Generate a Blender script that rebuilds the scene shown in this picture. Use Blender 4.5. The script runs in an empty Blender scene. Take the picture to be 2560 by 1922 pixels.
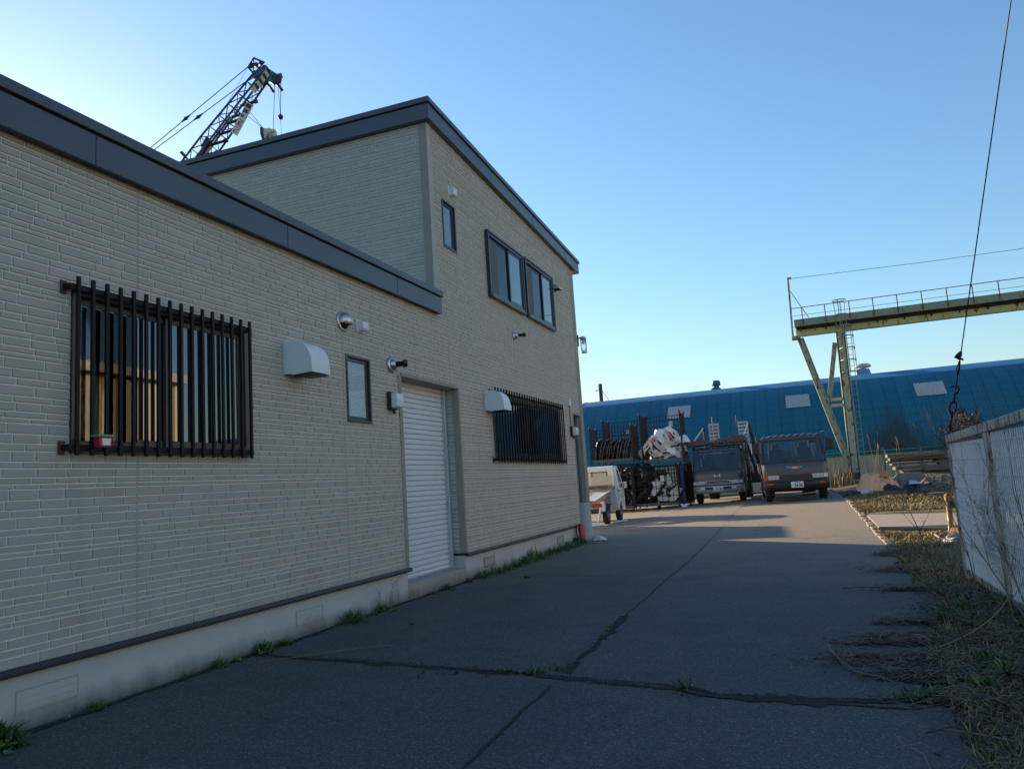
import bpy, math, random
import numpy as np
from mathutils import Vector, Matrix
random.seed(7)
rng = np.random.default_rng(7)
S = bpy.context.scene
COL = S.collection

# ------------------------------------------------------------------ camera
cam_d = bpy.data.cameras.new("camera")
cam = bpy.data.objects.new("camera", cam_d)
COL.objects.link(cam)
RX, UX, FX = Vector((0.93315565, 0.35364765, -0.06445055)), Vector((0.10689663, -0.10181546, 0.98904334)), Vector((-0.34321079, 0.92982092, 0.13281342))
cam.matrix_world = Matrix(((RX.x, UX.x, -FX.x, 5.0008), (RX.y, UX.y, -FX.y, 0.0), (RX.z, UX.z, -FX.z, 1.4004), (0, 0, 0, 1)))
cam_d.sensor_fit = 'HORIZONTAL'
cam_d.sensor_width = 36.0
cam_d.lens = 26.692
cam_d.clip_start = 0.05
cam_d.clip_end = 3000
S.camera = cam

# ------------------------------------------------------------------ sky, sun, exposure
SUN_EL = math.radians(15.0)
SUN_DIR = Vector((-0.84, 0.545, 0)).normalized()          # towards the sun, on the map
w = bpy.data.worlds.new("World")
S.world = w
w.use_nodes = True
nt = w.node_tree
sky = nt.nodes.new("ShaderNodeTexSky")
sky.sky_type = 'NISHITA'
sky.sun_disc = False
sky.sun_elevation = SUN_EL
sky.sun_rotation = math.atan2(SUN_DIR.x, SUN_DIR.y)
sky.altitude = 0
sky.air_density = 1.4
sky.dust_density = 0.4
sky.ozone_density = 5.0
bg = nt.nodes["Background"]
nt.links.new(sky.outputs[0], bg.inputs[0])
bg.inputs[1].default_value = 0.10
sun_d = bpy.data.lights.new("sun", 'SUN')
sun_d.energy = 5.0
sun_d.angle = math.radians(0.53)
sun_d.color = (1.0, 0.74, 0.48)
sun = bpy.data.objects.new("sun", sun_d)
COL.objects.link(sun)
to_sun = Vector((SUN_DIR.x * math.cos(SUN_EL), SUN_DIR.y * math.cos(SUN_EL), math.sin(SUN_EL)))
sun.rotation_euler = to_sun.to_track_quat('Z', 'Y').to_euler()
S.view_settings.view_transform = 'Standard'
S.view_settings.look = 'None'
S.view_settings.gamma = 1.0
S.view_settings.exposure = 1.25
S.cycles.max_bounces = 8
S.cycles.transparent_max_bounces = 12

# ------------------------------------------------------------------ materials
def _nodes(name):
    m = bpy.data.materials.new(name)
    m.use_nodes = True
    t = m.node_tree
    return m, t, t.nodes["Principled BSDF"]

def N(t, typ, **kw):
    n = t.nodes.new(typ)
    for k, v in kw.items():
        if k.startswith('i_'):
            key = k[2:]
            n.inputs[int(key) if key.isdigit() else key.replace('_', ' ')].default_value = v
        else:
            setattr(n, k, v)
    return n

def noise(t, scale, detail=4, rough=0.55, vec=None, stretch=None):
    tc = N(t, "ShaderNodeTexCoord")
    src = tc.outputs['Object']
    if stretch:
        mp = N(t, "ShaderNodeMapping")
        mp.inputs['Scale'].default_value = stretch
        t.links.new(src, mp.inputs[0])
        src = mp.outputs[0]
    n = N(t, "ShaderNodeTexNoise")
    n.inputs['Scale'].default_value = scale
    n.inputs['Detail'].default_value = detail
    n.inputs['Roughness'].default_value = rough
    t.links.new(src, n.inputs['Vector'])
    return n.outputs['Fac']

def ramp(t, fac, stops):
    r = N(t, "ShaderNodeValToRGB")
    e = r.color_ramp.elements
    while len(e) < len(stops):
        e.new(0.5)
    for i, (p, c) in enumerate(stops):
        e[i].position = p
        e[i].color = (c, c, c, 1) if isinstance(c, (int, float)) else (*c, 1)
    t.links.new(fac, r.inputs[0])
    return r.outputs[0]

def mix(t, fac, a, b, mode='MIX'):
    m = N(t, "ShaderNodeMix", data_type='RGBA', blend_type=mode)
    for sock, v in ((m.inputs[0], fac), (m.inputs[6], a), (m.inputs[7], b)):
        if hasattr(v, 'is_output'):
            t.links.new(v, sock)
        elif isinstance(v, (int, float)):
            sock.default_value = v if sock == m.inputs[0] else (v, v, v, 1)
        else:
            sock.default_value = (*v, 1)
    return m.outputs[2]

def bump(t, b, fac, strength=0.3, dist=0.01):
    n = N(t, "ShaderNodeBump")
    n.inputs['Strength'].default_value = strength
    n.inputs['Distance'].default_value = dist
    t.links.new(fac, n.inputs['Height'])
    t.links.new(n.outputs[0], b.inputs['Normal'])

def mat(name, col, rough=0.6, metal=0.0, var=0.18, vscale=3.0, bmp=0.0, bscale=60, rust=None, rcol=(0.12, 0.045, 0.02), rscale=5, rstretch=None,
        tint=False, spec=None, trans=0.0, stain=None):
    """painted / plain surface with mottling; rust = share of the surface eaten by rust"""
    m, t, b = _nodes(name)
    c = mix(t, noise(t, vscale, 5), tuple(x * (1 - var) for x in col), tuple(min(1, x * (1 + var)) for x in col))
    if tint:
        a = N(t, "ShaderNodeAttribute", attribute_name="tint")
        c = mix(t, 1.0, c, a.outputs['Color'], 'MULTIPLY')
    if stain:
        c = mix(t, ramp(t, noise(t, stain[0], 6, 0.6, stretch=stain[1]), [(stain[2], 0), (stain[2] + .2, stain[4])]), c, stain[3])
    if rust:
        f = ramp(t, noise(t, rscale, 8, 0.65, stretch=rstretch), [(1 - rust - .05, 0), (1 - rust + .06, 1)])
        rc = mix(t, noise(t, 25, 4), tuple(x * .5 for x in rcol), tuple(x * 1.6 for x in rcol))
        c = mix(t, f, c, rc)
        rr = N(t, "ShaderNodeMapRange")
        t.links.new(f, rr.inputs[0])
        rr.inputs[3].default_value = rough
        rr.inputs[4].default_value = 0.9
        t.links.new(rr.outputs[0], b.inputs['Roughness'])
    else:
        rr = N(t, "ShaderNodeMapRange")
        t.links.new(noise(t, vscale * 2.3, 5), rr.inputs[0])
        rr.inputs[3].default_value = max(0.02, rough - .1)
        rr.inputs[4].default_value = min(1, rough + .1)
        t.links.new(rr.outputs[0], b.inputs['Roughness'])
    t.links.new(c, b.inputs['Base Color'])
    b.inputs['Metallic'].default_value = metal
    if spec is not None:
        b.inputs['Specular IOR Level'].default_value = spec
    if trans:
        b.inputs['Transmission Weight'].default_value = trans
    if bmp:
        bump(t, b, noise(t, bscale, 6), bmp)
    return m

def glass_mat(name, col, rough=0.02, alpha=1.0, bmp=0, bscale=80):
    m, t, b = _nodes(name)
    b.inputs['Base Color'].default_value = (*col, 1)
    b.inputs['Roughness'].default_value = rough
    b.inputs['IOR'].default_value = 2.1
    b.inputs['Specular IOR Level'].default_value = 0.6
    b.inputs['Coat Weight'].default_value = 0.6
    b.inputs['Coat Roughness'].default_value = 0.01
    if bmp:
        bump(t, b, noise(t, bscale, 3), bmp, 0.02)
    return m

def clear_mat(name, tint=(1, 1, 1), refl=0.12):
    """a clear pane: mostly see-through, with a fresnel reflection"""
    m, t, b = _nodes(name)
    t.nodes.remove(b)
    out = t.nodes["Material Output"]
    tr = N(t, "ShaderNodeBsdfTransparent")
    tr.inputs[0].default_value = (*tint, 1)
    gl = N(t, "ShaderNodeBsdfGlossy")
    gl.inputs['Roughness'].default_value = 0.02
    fr = N(t, "ShaderNodeFresnel")
    fr.inputs[0].default_value = 1.5
    ad = N(t, "ShaderNodeMath", operation='ADD', use_clamp=True)
    t.links.new(fr.outputs[0], ad.inputs[0])
    ad.inputs[1].default_value = refl
    mx = N(t, "ShaderNodeMixShader")
    t.links.new(ad.outputs[0], mx.inputs[0])
    t.links.new(tr.outputs[0], mx.inputs[1])
    t.links.new(gl.outputs[0], mx.inputs[2])
    t.links.new(mx.outputs[0], out.inputs[0])
    return m

# ------------------------------------------------------------------ mesh builder
class MB:
    def __init__(s):
        s.v, s.f, s.m, s.s, s.t = [], [], [], [], []
    def add(s, vs, fs, m=0, smooth=False, tint=None):
        o = len(s.v)
        s.v += [tuple(p) for p in vs]
        for f in fs:
            s.f.append(tuple(i + o for i in f)); s.m.append(m); s.s.append(smooth); s.t.append(tint or (1, 1, 1))
        return s
    def box(s, x0, x1, y0, y1, z0, z1, m=0, tint=None):
        return s.add([(x0, y0, z0), (x1, y0, z0), (x1, y1, z0), (x0, y1, z0), (x0, y0, z1), (x1, y0, z1), (x1, y1, z1), (x0, y1, z1)],
                     [(3, 2, 1, 0), (4, 5, 6, 7), (0, 1, 5, 4), (1, 2, 6, 5), (2, 3, 7, 6), (3, 0, 4, 7)], m, False, tint)
    def bar(s, p, q, w, h=None, m=0, up=(0, 0, 1), tint=None):
        p, q = Vector(p), Vector(q)
        h = h or w
        d = (q - p).normalized()
        a = d.cross(Vector(up))
        if a.length < 1e-3:
            a = d.cross(Vector((0, 1, 0)))
        a.normalize()
        b = a.cross(d)
        a = a * w / 2
        b = b * h / 2
        vs = [p - a - b, p + a - b, p + a + b, p - a + b, q - a - b, q + a - b, q + a + b, q - a + b]
        return s.add(vs, [(3, 2, 1, 0), (4, 5, 6, 7), (0, 1, 5, 4), (1, 2, 6, 5), (2, 3, 7, 6), (3, 0, 4, 7)], m, False, tint)
    def tube(s, pts, r, n=8, m=0, caps=True, tint=None):
        pts = [Vector(p) for p in pts]
        rs = r if isinstance(r, (list, tuple)) else [r] * len(pts)
        vs, fs = [], []
        prev = None
        for i, p in enumerate(pts):
            d = (pts[min(i + 1, len(pts) - 1)] - pts[max(i - 1, 0)]).normalized()
            a = prev - d * prev.dot(d) if prev is not None else d.cross(Vector((0, 0, 1)))
            if a.length < 1e-3:
                a = d.cross(Vector((0, 1, 0)))
            a.normalize(); prev = a
            b = d.cross(a)
            for k in range(n):
                an = 2 * math.pi * k / n
                vs.append(p + (a * math.cos(an) + b * math.sin(an)) * rs[i])
        for i in range(len(pts) - 1):
            for k in range(n):
                fs.append((i * n + k, i * n + (k + 1) % n, (i + 1) * n + (k + 1) % n, (i + 1) * n + k))
        s.add(vs, fs, m, n > 5, tint)
        if caps:
            o = len(s.v) - len(vs)
            s.f.append(tuple(o + k for k in range(n))[::-1]); s.m.append(m); s.s.append(False); s.t.append(tint or (1, 1, 1))
            s.f.append(tuple(o + (len(pts) - 1) * n + k for k in range(n))); s.m.append(m); s.s.append(False); s.t.append(tint or (1, 1, 1))
        return s
    def lathe(s, prof, c, axis=(0, 0, 1), n=16, m=0):
        ax = Vector(axis).normalized()
        a = ax.cross(Vector((0, 0, 1)))
        if a.length < 1e-3:
            a = Vector((1, 0, 0))
        a.normalize()
        b = ax.cross(a)
        c = Vector(c)
        vs, fs = [], []
        for r, z in prof:
            for k in range(n):
                an = 2 * math.pi * k / n
                vs.append(c + ax * z + (a * math.cos(an) + b * math.sin(an)) * max(r, 1e-4))
        for i in range(len(prof) - 1):
            for k in range(n):
                fs.append((i * n + k, i * n + (k + 1) % n, (i + 1) * n + (k + 1) % n, (i + 1) * n + k))
        fs.append(tuple(range(n))[::-1])
        fs.append(tuple((len(prof) - 1) * n + k for k in range(n)))
        return s.add(vs, fs, m, True)
    def prism(s, outline, axis, a, b, m=0):
        """outline: 2-D points; axis 'x': points are (y,z); 'y': (x,z); 'z': (x,y)"""
        def P(p, t):
            return {'x': (t, p[0], p[1]), 'y': (p[0], t, p[1]), 'z': (p[0], p[1], t)}[axis]
        n = len(outline)
        vs = [P(p, a) for p in outline] + [P(p, b) for p in outline]
        fs = [tuple(range(n))[::-1], tuple(range(n, 2 * n))] + [(k, (k + 1) % n, n + (k + 1) % n, n + k) for k in range(n)]
        return s.add(vs, fs, m)
    def map(s, fn):
        s.v = [tuple(fn(*p)) for p in s.v]
        return s
    def split_build(s, name, mats, parent, **kw):
        """one object for each connected piece"""
        root = list(range(len(s.v)))
        def fd(i):
            while root[i] != i:
                root[i] = root[root[i]]; i = root[i]
            return i
        for f in s.f:
            for i in f[1:]:
                root[fd(i)] = fd(f[0])
        grp = {}
        for k, f in enumerate(s.f):
            grp.setdefault(fd(f[0]), []).append(k)
        out = []
        for ks in grp.values():
            q = MB(); ids = {}
            for k in ks:
                ff = []
                for i in s.f[k]:
                    if i not in ids:
                        ids[i] = len(q.v); q.v.append(s.v[i])
                    ff.append(ids[i])
                q.f.append(tuple(ff)); q.m.append(s.m[k]); q.s.append(s.s[k]); q.t.append(s.t[k])
            out.append(q.build(name, mats, parent, **kw))
        return out
    def build(s, name, mats, parent=None, bevel=0, local=False, subsurf=0, loc=None):
        me = bpy.data.meshes.new(name)
        if parent is None and loc is None:
            xs = list(zip(*s.v))
            loc = ((min(xs[0]) + max(xs[0])) / 2, (min(xs[1]) + max(xs[1])) / 2, min(xs[2]))
        org = Vector(loc) if parent is None else (Vector((0, 0, 0)) if local else Vector(parent['org']))
        me.from_pydata([(p[0] - org.x, p[1] - org.y, p[2] - org.z) for p in s.v], [], s.f)
        mats = mats if isinstance(mats, (list, tuple)) else [mats]
        for m_ in mats:
            me.materials.append(m_)
        me.polygons.foreach_set('material_index', s.m)
        me.polygons.foreach_set('use_smooth', s.s)
        if any(t_ != (1, 1, 1) for t_ in s.t):
            at_ = me.attributes.new('tint', 'FLOAT_COLOR', 'FACE')
            at_.data.foreach_set('color', [x for t_ in s.t for x in (*t_, 1.0)])
        me.validate()
        me.update()
        # consistent outward normals
        import bmesh
        if len(s.f) < 20000 and not getattr(s, 'keep', False):
            bm = bmesh.new(); bm.from_mesh(me); bmesh.ops.recalc_face_normals(bm, faces=bm.faces); bm.to_mesh(me); bm.free()
        o = bpy.data.objects.new(name, me)
        COL.objects.link(o)
        if parent is None:
            o.location = org
        else:
            o.parent = parent
        o['org'] = tuple(org)
        if bevel:
            md = o.modifiers.new('bevel', 'BEVEL'); md.width = bevel; md.segments = 2; md.limit_method = 'ANGLE'; md.angle_limit = 0.7
        if subsurf:
            md = o.modifiers.new('sub', 'SUBSURF'); md.levels = subsurf; md.render_levels = subsurf
        return o

def tag(o, label=None, cat=None, group=None, kind=None):
    for k, v in (('label', label), ('category', cat), ('group', group), ('kind', kind)):
        if v:
            o[k] = v
    return o

def thing(name, label, cat, loc=(0, 0, 0), rz=0.0, group=None):
    o = bpy.data.objects.new(name, None)
    COL.objects.link(o)
    o.empty_display_size = 0.2
    o.location = loc
    o.rotation_euler = (0, 0, rz)
    o['org'] = tuple(loc)
    return tag(o, label, cat, group)

def dup(root, loc, rot=None, scale=None, label=None):
    r = root.copy(); COL.objects.link(r); r.location = loc
    if rot is not None: r.rotation_euler = rot
    if scale is not None: r.scale = (scale,) * 3 if isinstance(scale, (int, float)) else scale
    if label: r['label'] = label
    for ch in list(root.children):
        c = ch.copy(); COL.objects.link(c); c.parent = r
        for g in list(ch.children):
            d = g.copy(); COL.objects.link(d); d.parent = c
    return r

def text_part(name, body, size, mtx, material, parent, extrude=0.002, bold=0.0, align='CENTER', squeeze=1.0):
    cu = bpy.data.curves.new(name, 'FONT')
    cu.body = body; cu.size = size; cu.extrude = extrude; cu.offset = bold
    cu.align_x = align; cu.align_y = 'CENTER'
    tmp = bpy.data.objects.new('tmp', cu); COL.objects.link(tmp)
    dg = bpy.context.evaluated_depsgraph_get()
    me = bpy.data.meshes.new_from_object(tmp.evaluated_get(dg))
    bpy.data.objects.remove(tmp); bpy.data.curves.remove(cu)
    me.transform(Matrix.Diagonal((squeeze, 1, 1, 1)))
    me.transform(mtx)
    me.materials.clear(); me.materials.append(material)
    o = bpy.data.objects.new(name, me); COL.objects.link(o); o.parent = parent
    o.location = -Vector(parent['org'])
    o['org'] = (0, 0, 0)
    return o

def frame(origin, xdir, updir):
    x = Vector(xdir).normalized(); z = x.cross(Vector(updir)).normalized(); y = z.cross(x)
    o = Vector(origin)
    return Matrix(((x.x, y.x, z.x, o.x), (x.y, y.y, z.y, o.y), (x.z, y.z, z.z, o.z), (0, 0, 0, 1)))

def sstep(a, b, x):
    t = min(1, max(0, (x - a) / (b - a)))
    return t * t * (3 - 2 * t)

def gz(x, y):
    """height of the yard: level by the building, rising a little to the back and right"""
    return sstep(13, 29, y) * min(0.36, max(0.05, 0.14 + 0.035 * (x - 1)))

def edge_x(y):
    pts = [(-20, 5.5), (3, 5.45), (4.1, 5.56), (5, 5.6), (5.7, 5.66), (6.6, 5.72), (7.7, 5.9), (9, 6.08), (10.4, 6.07), (12.9, 6.15), (15.2, 6.2), (22, 6.22), (26, 6.24), (60, 6.3)]
    for (a, b), (c, d) in zip(pts, pts[1:]):
        if a <= y <= c:
            return b + (d - b) * (y - a) / (c - a)
    return 6.2

def soil_z(x, y):
    z = gz(x, y)
    if x > edge_x(y):
        k = min(1, (x - edge_x(y)) / .5)
        z += k * (0.03 * math.sin(x * 2.1 + y * .9) + 0.025 * math.sin(y * 2.7 - x * 1.3) + 0.02)
        z += 0.55 * math.exp(-((x - 10.5) / 2.6) ** 2 - ((y - 36.5) / 3.6) ** 2)
        z += 0.22 * math.exp(-((x - 9.3) / 1.3) ** 2 - ((y - 31.5) / 1.6) ** 2)
        z += 0.15 * math.exp(-((x - 7.8) / 1.0) ** 2 - ((y - 43.6) / 2) ** 2)
    return z

# ------------------------------------------------------------------ shared materials
M = {}
def brick_mat(name, k=1.0):
    m, t, b = _nodes(name)
    a = N(t, "ShaderNodeAttribute", attribute_name="tint")
    c = mix(t, noise(t, 1.3, 6, 0.6), (0.385 * k, 0.360 * k, 0.308 * k), (0.435 * k, 0.408 * k, 0.352 * k))
    c = mix(t, 1.0, c, a.outputs['Color'], 'MULTIPLY')
    c = mix(t, ramp(t, noise(t, 90, 3), [(.35, 0.0), (.75, 0.16)]), c, (0.26, 0.23, 0.18))
    c = mix(t, ramp(t, noise(t, 1.1, 6, 0.65, stretch=(1.6, 1.6, 0.22)), [(.50, 0), (.75, 0.34)]), c, (0.50, 0.47, 0.41))
    # rain streaks and splash dirt
    c = mix(t, ramp(t, noise(t, 2.3, 6, 0.7, stretch=(1.5, 3.2, 0.12)), [(.56, 0), (.78, 0.30)]), c, (0.20, 0.185, 0.155))
    t.links.new(c, b.inputs['Base Color'])
    b.inputs['Roughness'].default_value = 0.62
    b.inputs['Specular IOR Level'].default_value = 0.45
    bump(t, b, noise(t, 55, 6, 0.7), 0.28, 0.006)
    return m
M['brick'] = brick_mat('brick_siding')
M['mortar'] = mat('mortar_line', (0.68, 0.67, 0.62), .85, var=.08, bmp=.1)
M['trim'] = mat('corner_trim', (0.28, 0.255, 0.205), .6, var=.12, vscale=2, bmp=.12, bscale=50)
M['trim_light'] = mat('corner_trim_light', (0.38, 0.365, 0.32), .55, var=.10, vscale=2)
M['fascia'] = mat('dark_grey_fascia', (0.066, 0.078, 0.098), .36, var=.10, vscale=.8, spec=.6)
M['fascia_lip'] = mat('dark_grey_flashing', (0.065, 0.071, 0.083), .34, var=.10, vscale=1, spec=.6)
M['soffit'] = mat('soffit_board', (0.17, 0.165, 0.16), .7, var=.1)
M['black_trim'] = mat('black_drip_flashing', (0.018, 0.019, 0.022), .45, var=.2)
def concrete_mat(name, col, algae=.5):
    m, t, b = _nodes(name)
    c = mix(t, noise(t, 2.2, 7, .6), tuple(x * .78 for x in col), tuple(x * 1.1 for x in col))
    tc = N(t, "ShaderNodeTexCoord"); sx = N(t, "ShaderNodeSeparateXYZ")
    t.links.new(tc.outputs['Object'], sx.inputs[0])
    ad = N(t, "ShaderNodeMath", operation='MULTIPLY_ADD')
    t.links.new(noise(t, 3.5, 6, .65, stretch=(1, 1, .35)), ad.inputs[0]); ad.inputs[1].default_value = .26
    t.links.new(sx.outputs[2], ad.inputs[2])
    f = ramp(t, ad.outputs[0], [(.13, algae), (.30, 0.0)])
    c = mix(t, f, c, (0.085, 0.080, 0.06))
    t.links.new(c, b.inputs['Base Color'])
    b.inputs['Roughness'].default_value = .85
    bump(t, b, noise(t, 40, 7), .25, .006)
    return m
M['found'] = concrete_mat('foundation_concrete', (0.50, 0.50, 0.48), .9)
M['step'] = concrete_mat('step_concrete', (0.36, 0.345, 0.31), .75)
M['shutter'] = mat('white_shutter_slats', (0.68, 0.68, 0.72), .42, var=.06, vscale=2, stain=(2.5, (1, 1, .5), .62, (.50, .48, .45), .35))
M['alu'] = mat('aluminium', (0.52, 0.54, 0.56), .35, metal=.7, var=.15)
M['black_metal'] = mat('black_powder_coat', (0.008, 0.008, 0.009), .55, var=.3, spec=.25)
M['dark_frame'] = mat('dark_window_frame', (0.030, 0.034, 0.040), .32, var=.15, spec=.6)
M['glass'] = glass_mat('window_glass', (0.015, 0.018, 0.022))
M['glass_bright'] = glass_mat('bright_window_glass', (0.05, 0.065, 0.08))
M['frost'] = glass_mat('frosted_glass', (0.42, 0.55, 0.60), .16, bmp=1.0, bscale=60)
M['screen'] = mat('insect_screen', (0.10, 0.10, 0.105), .7, var=.1)
M['white_plastic'] = mat('white_plastic', (0.72, 0.74, 0.74), .38, var=.05, vscale=2)
M['stainless'] = mat('stainless_steel', (0.55, 0.54, 0.53), .38, metal=1, var=.1)
M['black_plastic'] = mat('black_plastic', (0.014, 0.014, 0.015), .5, var=.2)
M['white_metal'] = mat('white_paint', (0.76, 0.77, 0.78), .45, var=.06)
M['brown_rust'] = mat('brown_rust', (0.10, 0.05, 0.03), .85, var=.4, vscale=12)
M['dark_int'] = mat('dark_interior', (0.01, 0.01, 0.011), .9)
# ------------------------------------------------------------------ setting: ground, yard, kerb
def asphalt_mat():
    m, t, b = _nodes('asphalt')
    c = mix(t, noise(t, .35, 6, .6), (0.068, 0.068, 0.066), (0.116, 0.113, 0.107))
    c = mix(t, ramp(t, noise(t, 1.7, 6, .65), [(.45, 0), (.75, .45)]), c, (0.050, 0.050, 0.050))
    # dusty far end, with sunlight painted in as a paler golden tone
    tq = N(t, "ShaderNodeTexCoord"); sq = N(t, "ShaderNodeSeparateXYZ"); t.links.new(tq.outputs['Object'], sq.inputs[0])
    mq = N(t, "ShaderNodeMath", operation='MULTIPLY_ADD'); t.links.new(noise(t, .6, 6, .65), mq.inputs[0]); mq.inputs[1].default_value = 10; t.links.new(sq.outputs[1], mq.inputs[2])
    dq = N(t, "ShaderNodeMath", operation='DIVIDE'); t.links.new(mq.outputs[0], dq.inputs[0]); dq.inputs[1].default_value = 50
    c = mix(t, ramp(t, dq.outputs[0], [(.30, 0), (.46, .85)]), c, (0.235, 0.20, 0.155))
    c = mix(t, ramp(t, noise(t, .9, 7, .7, stretch=(1.6, .25, 1)), [(.58, 0), (.74, .38)]), c, (0.15, 0.145, 0.135))
    c = mix(t, ramp(t, noise(t, 2.7, 3, .5), [(.66, 0), (.72, .45)]), c, (0.045, 0.045, 0.046))
    vo = N(t, "ShaderNodeTexVoronoi"); vo.inputs['Scale'].default_value = 110
    tc = N(t, "ShaderNodeTexCoord"); t.links.new(tc.outputs['Object'], vo.inputs['Vector'])
    rnd = N(t, "ShaderNodeSeparateColor"); t.links.new(vo.outputs['Color'], rnd.inputs[0])
    sp = ramp(t, rnd.outputs[0], [(0.0, .55), (.55, 1.0), (.90, 1.1), (.975, 2.1)])
    c = mix(t, 1.0, c, sp, 'MULTIPLY')
    vo2 = N(t, "ShaderNodeTexVoronoi"); vo2.inputs['Scale'].default_value = 34
    t.links.new(tc.outputs['Object'], vo2.inputs['Vector'])
    r2 = N(t, "ShaderNodeSeparateColor"); t.links.new(vo2.outputs['Color'], r2.inputs[0])
    near = ramp(t, vo2.outputs['Distance'], [(.16, 1.0), (.24, 0.0)])
    pick = ramp(t, r2.outputs[1], [(.925, 0.0), (.935, .5)])
    c = mix(t, mix(t, 1.0, near, pick, 'MULTIPLY'), c, (0.20, 0.20, 0.20))
    t.links.new(c, b.inputs['Base Color'])
    b.inputs['Roughness'].default_value = .86
    b.inputs['Specular IOR Level'].default_value = .35
    bump(t, b, mix(t, .5, noise(t, 130, 3), noise(t, 9, 4)), .5, .006)
    return m
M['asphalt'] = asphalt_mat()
M['soil'] = mat('dark_soil', (0.050, 0.040, 0.030), .95, var=.5, vscale=2.5, bmp=.9, bscale=26)
M['dry_ground'] = mat('dry_grassy_ground', (0.105, 0.088, 0.048), .95, var=.5, vscale=3.5, bmp=.9, bscale=22)
M['crack'] = mat('crack_fill', (0.022, 0.020, 0.016), .95, var=.6, vscale=20, bmp=.9, bscale=60)
M['kerb'] = mat('kerb_concrete', (0.24, 0.215, 0.18), .9, var=.25, vscale=6, bmp=.3)

def grid_sheet(name, xs, ys, zf, m, keep=lambda x, y: True):
    b = MB()
    idx = {}
    for i in range(len(xs) - 1):
        for j in range(len(ys) - 1):
            if not keep((xs[i] + xs[i + 1]) / 2, (ys[j] + ys[j + 1]) / 2):
                continue
            q = []
            for a, c in ((i, j), (i + 1, j), (i + 1, j + 1), (i, j + 1)):
                if (a, c) not in idx:
                    idx[(a, c)] = len(b.v); b.v.append((xs[a], ys[c], zf(xs[a], ys[c])))
                q.append(idx[(a, c)])
            b.f.append(tuple(q)); b.m.append(0); b.s.append(True); b.t.append((1, 1, 1))
    b.keep = True
    return b.build(name, m, loc=(0, 0, 0))

def axis_pts(lo, hi, near0, near1, step):
    a = list(np.arange(near0, near1 + 1e-6, step))
    d = step
    while a[0] > lo:
        d *= 1.6; a.insert(0, a[0] - d)
    d = step
    while a[-1] < hi:
        d *= 1.6; a.append(a[-1] + d)
    return a
gx = axis_pts(-900, 900, -6, 20, .4)
gy = axis_pts(-900, 900, -6, 46, .4)
ground_m, t_, b_ = _nodes('bare_ground')
ca = mix(t_, noise(t_, 1.1, 7, .65), (0.060, 0.046, 0.032), (0.035, 0.029, 0.024))
cb = mix(t_, noise(t_, 5, 7, .65), (0.155, 0.125, 0.06), (0.080, 0.080, 0.032))
tc_ = N(t_, "ShaderNodeTexCoord"); sx_ = N(t_, "ShaderNodeSeparateXYZ"); t_.links.new(tc_.outputs['Object'], sx_.inputs[0])
md_ = N(t_, "ShaderNodeMath", operation='MULTIPLY_ADD'); t_.links.new(noise(t_, .7, 5), md_.inputs[0]); md_.inputs[1].default_value = 9; t_.links.new(sx_.outputs[1], md_.inputs[2])
f_ = mix(t_, 1.0, ramp(t_, N(t_, "ShaderNodeMath", operation='DIVIDE', i_1=60.0).outputs[0], [(0, 0), (1, 0)]), 0.0)
dv_ = N(t_, "ShaderNodeMath", operation='DIVIDE'); t_.links.new(md_.outputs[0], dv_.inputs[0]); dv_.inputs[1].default_value = 60.0
gr_ = ramp(t_, dv_.outputs[0], [(.22, 0.0), (.27, .9), (.50, .9), (.56, .0)])
t_.links.new(mix(t_, gr_, ca, cb), b_.inputs['Base Color'])
b_.inputs['Roughness'].default_value = .95
bump(t_, b_, noise(t_, 22, 6), .9, .02)
tag(grid_sheet('ground', gx, gy, lambda x, y: (min(soil_z(x, y), .07) if 6.3 < x < 9.3 and 16.4 < y < 20.4 else soil_z(x, y)) - .012 - (0.05 if x < edge_x(y) - .3 and -40 < y < 44 else 0), ground_m), kind='structure')
# yard asphalt as one sheet with a ragged right edge
bm_ = MB(); bm_.keep = True
ys_ = [-14 + i * .25 for i in range(int((41.5 + 14) / .25) + 1)]
nx = 70
for y in ys_:
    ex = edge_x(y) + (.05 * math.sin(y * 3.1) + .04 * math.sin(y * 7.7 + 1) + random.uniform(-.02, .02) if y < 13 else 0)
    for i in range(nx):
        t = i / (nx - 1)
        x = -16 + (ex + 16) * (t ** .5 if False else t)
        bm_.v.append((x, y, gz(x, y)))
for j in range(len(ys_) - 1):
    for i in range(nx - 1):
        bm_.f.append((j * nx + i, j * nx + i + 1, (j + 1) * nx + i + 1, (j + 1) * nx + i)); bm_.m.append(0); bm_.s.append(True); bm_.t.append((1, 1, 1))
yard = tag(bm_.build('pavement', M['asphalt'], loc=(0, 0, 0)), kind='structure')

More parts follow.
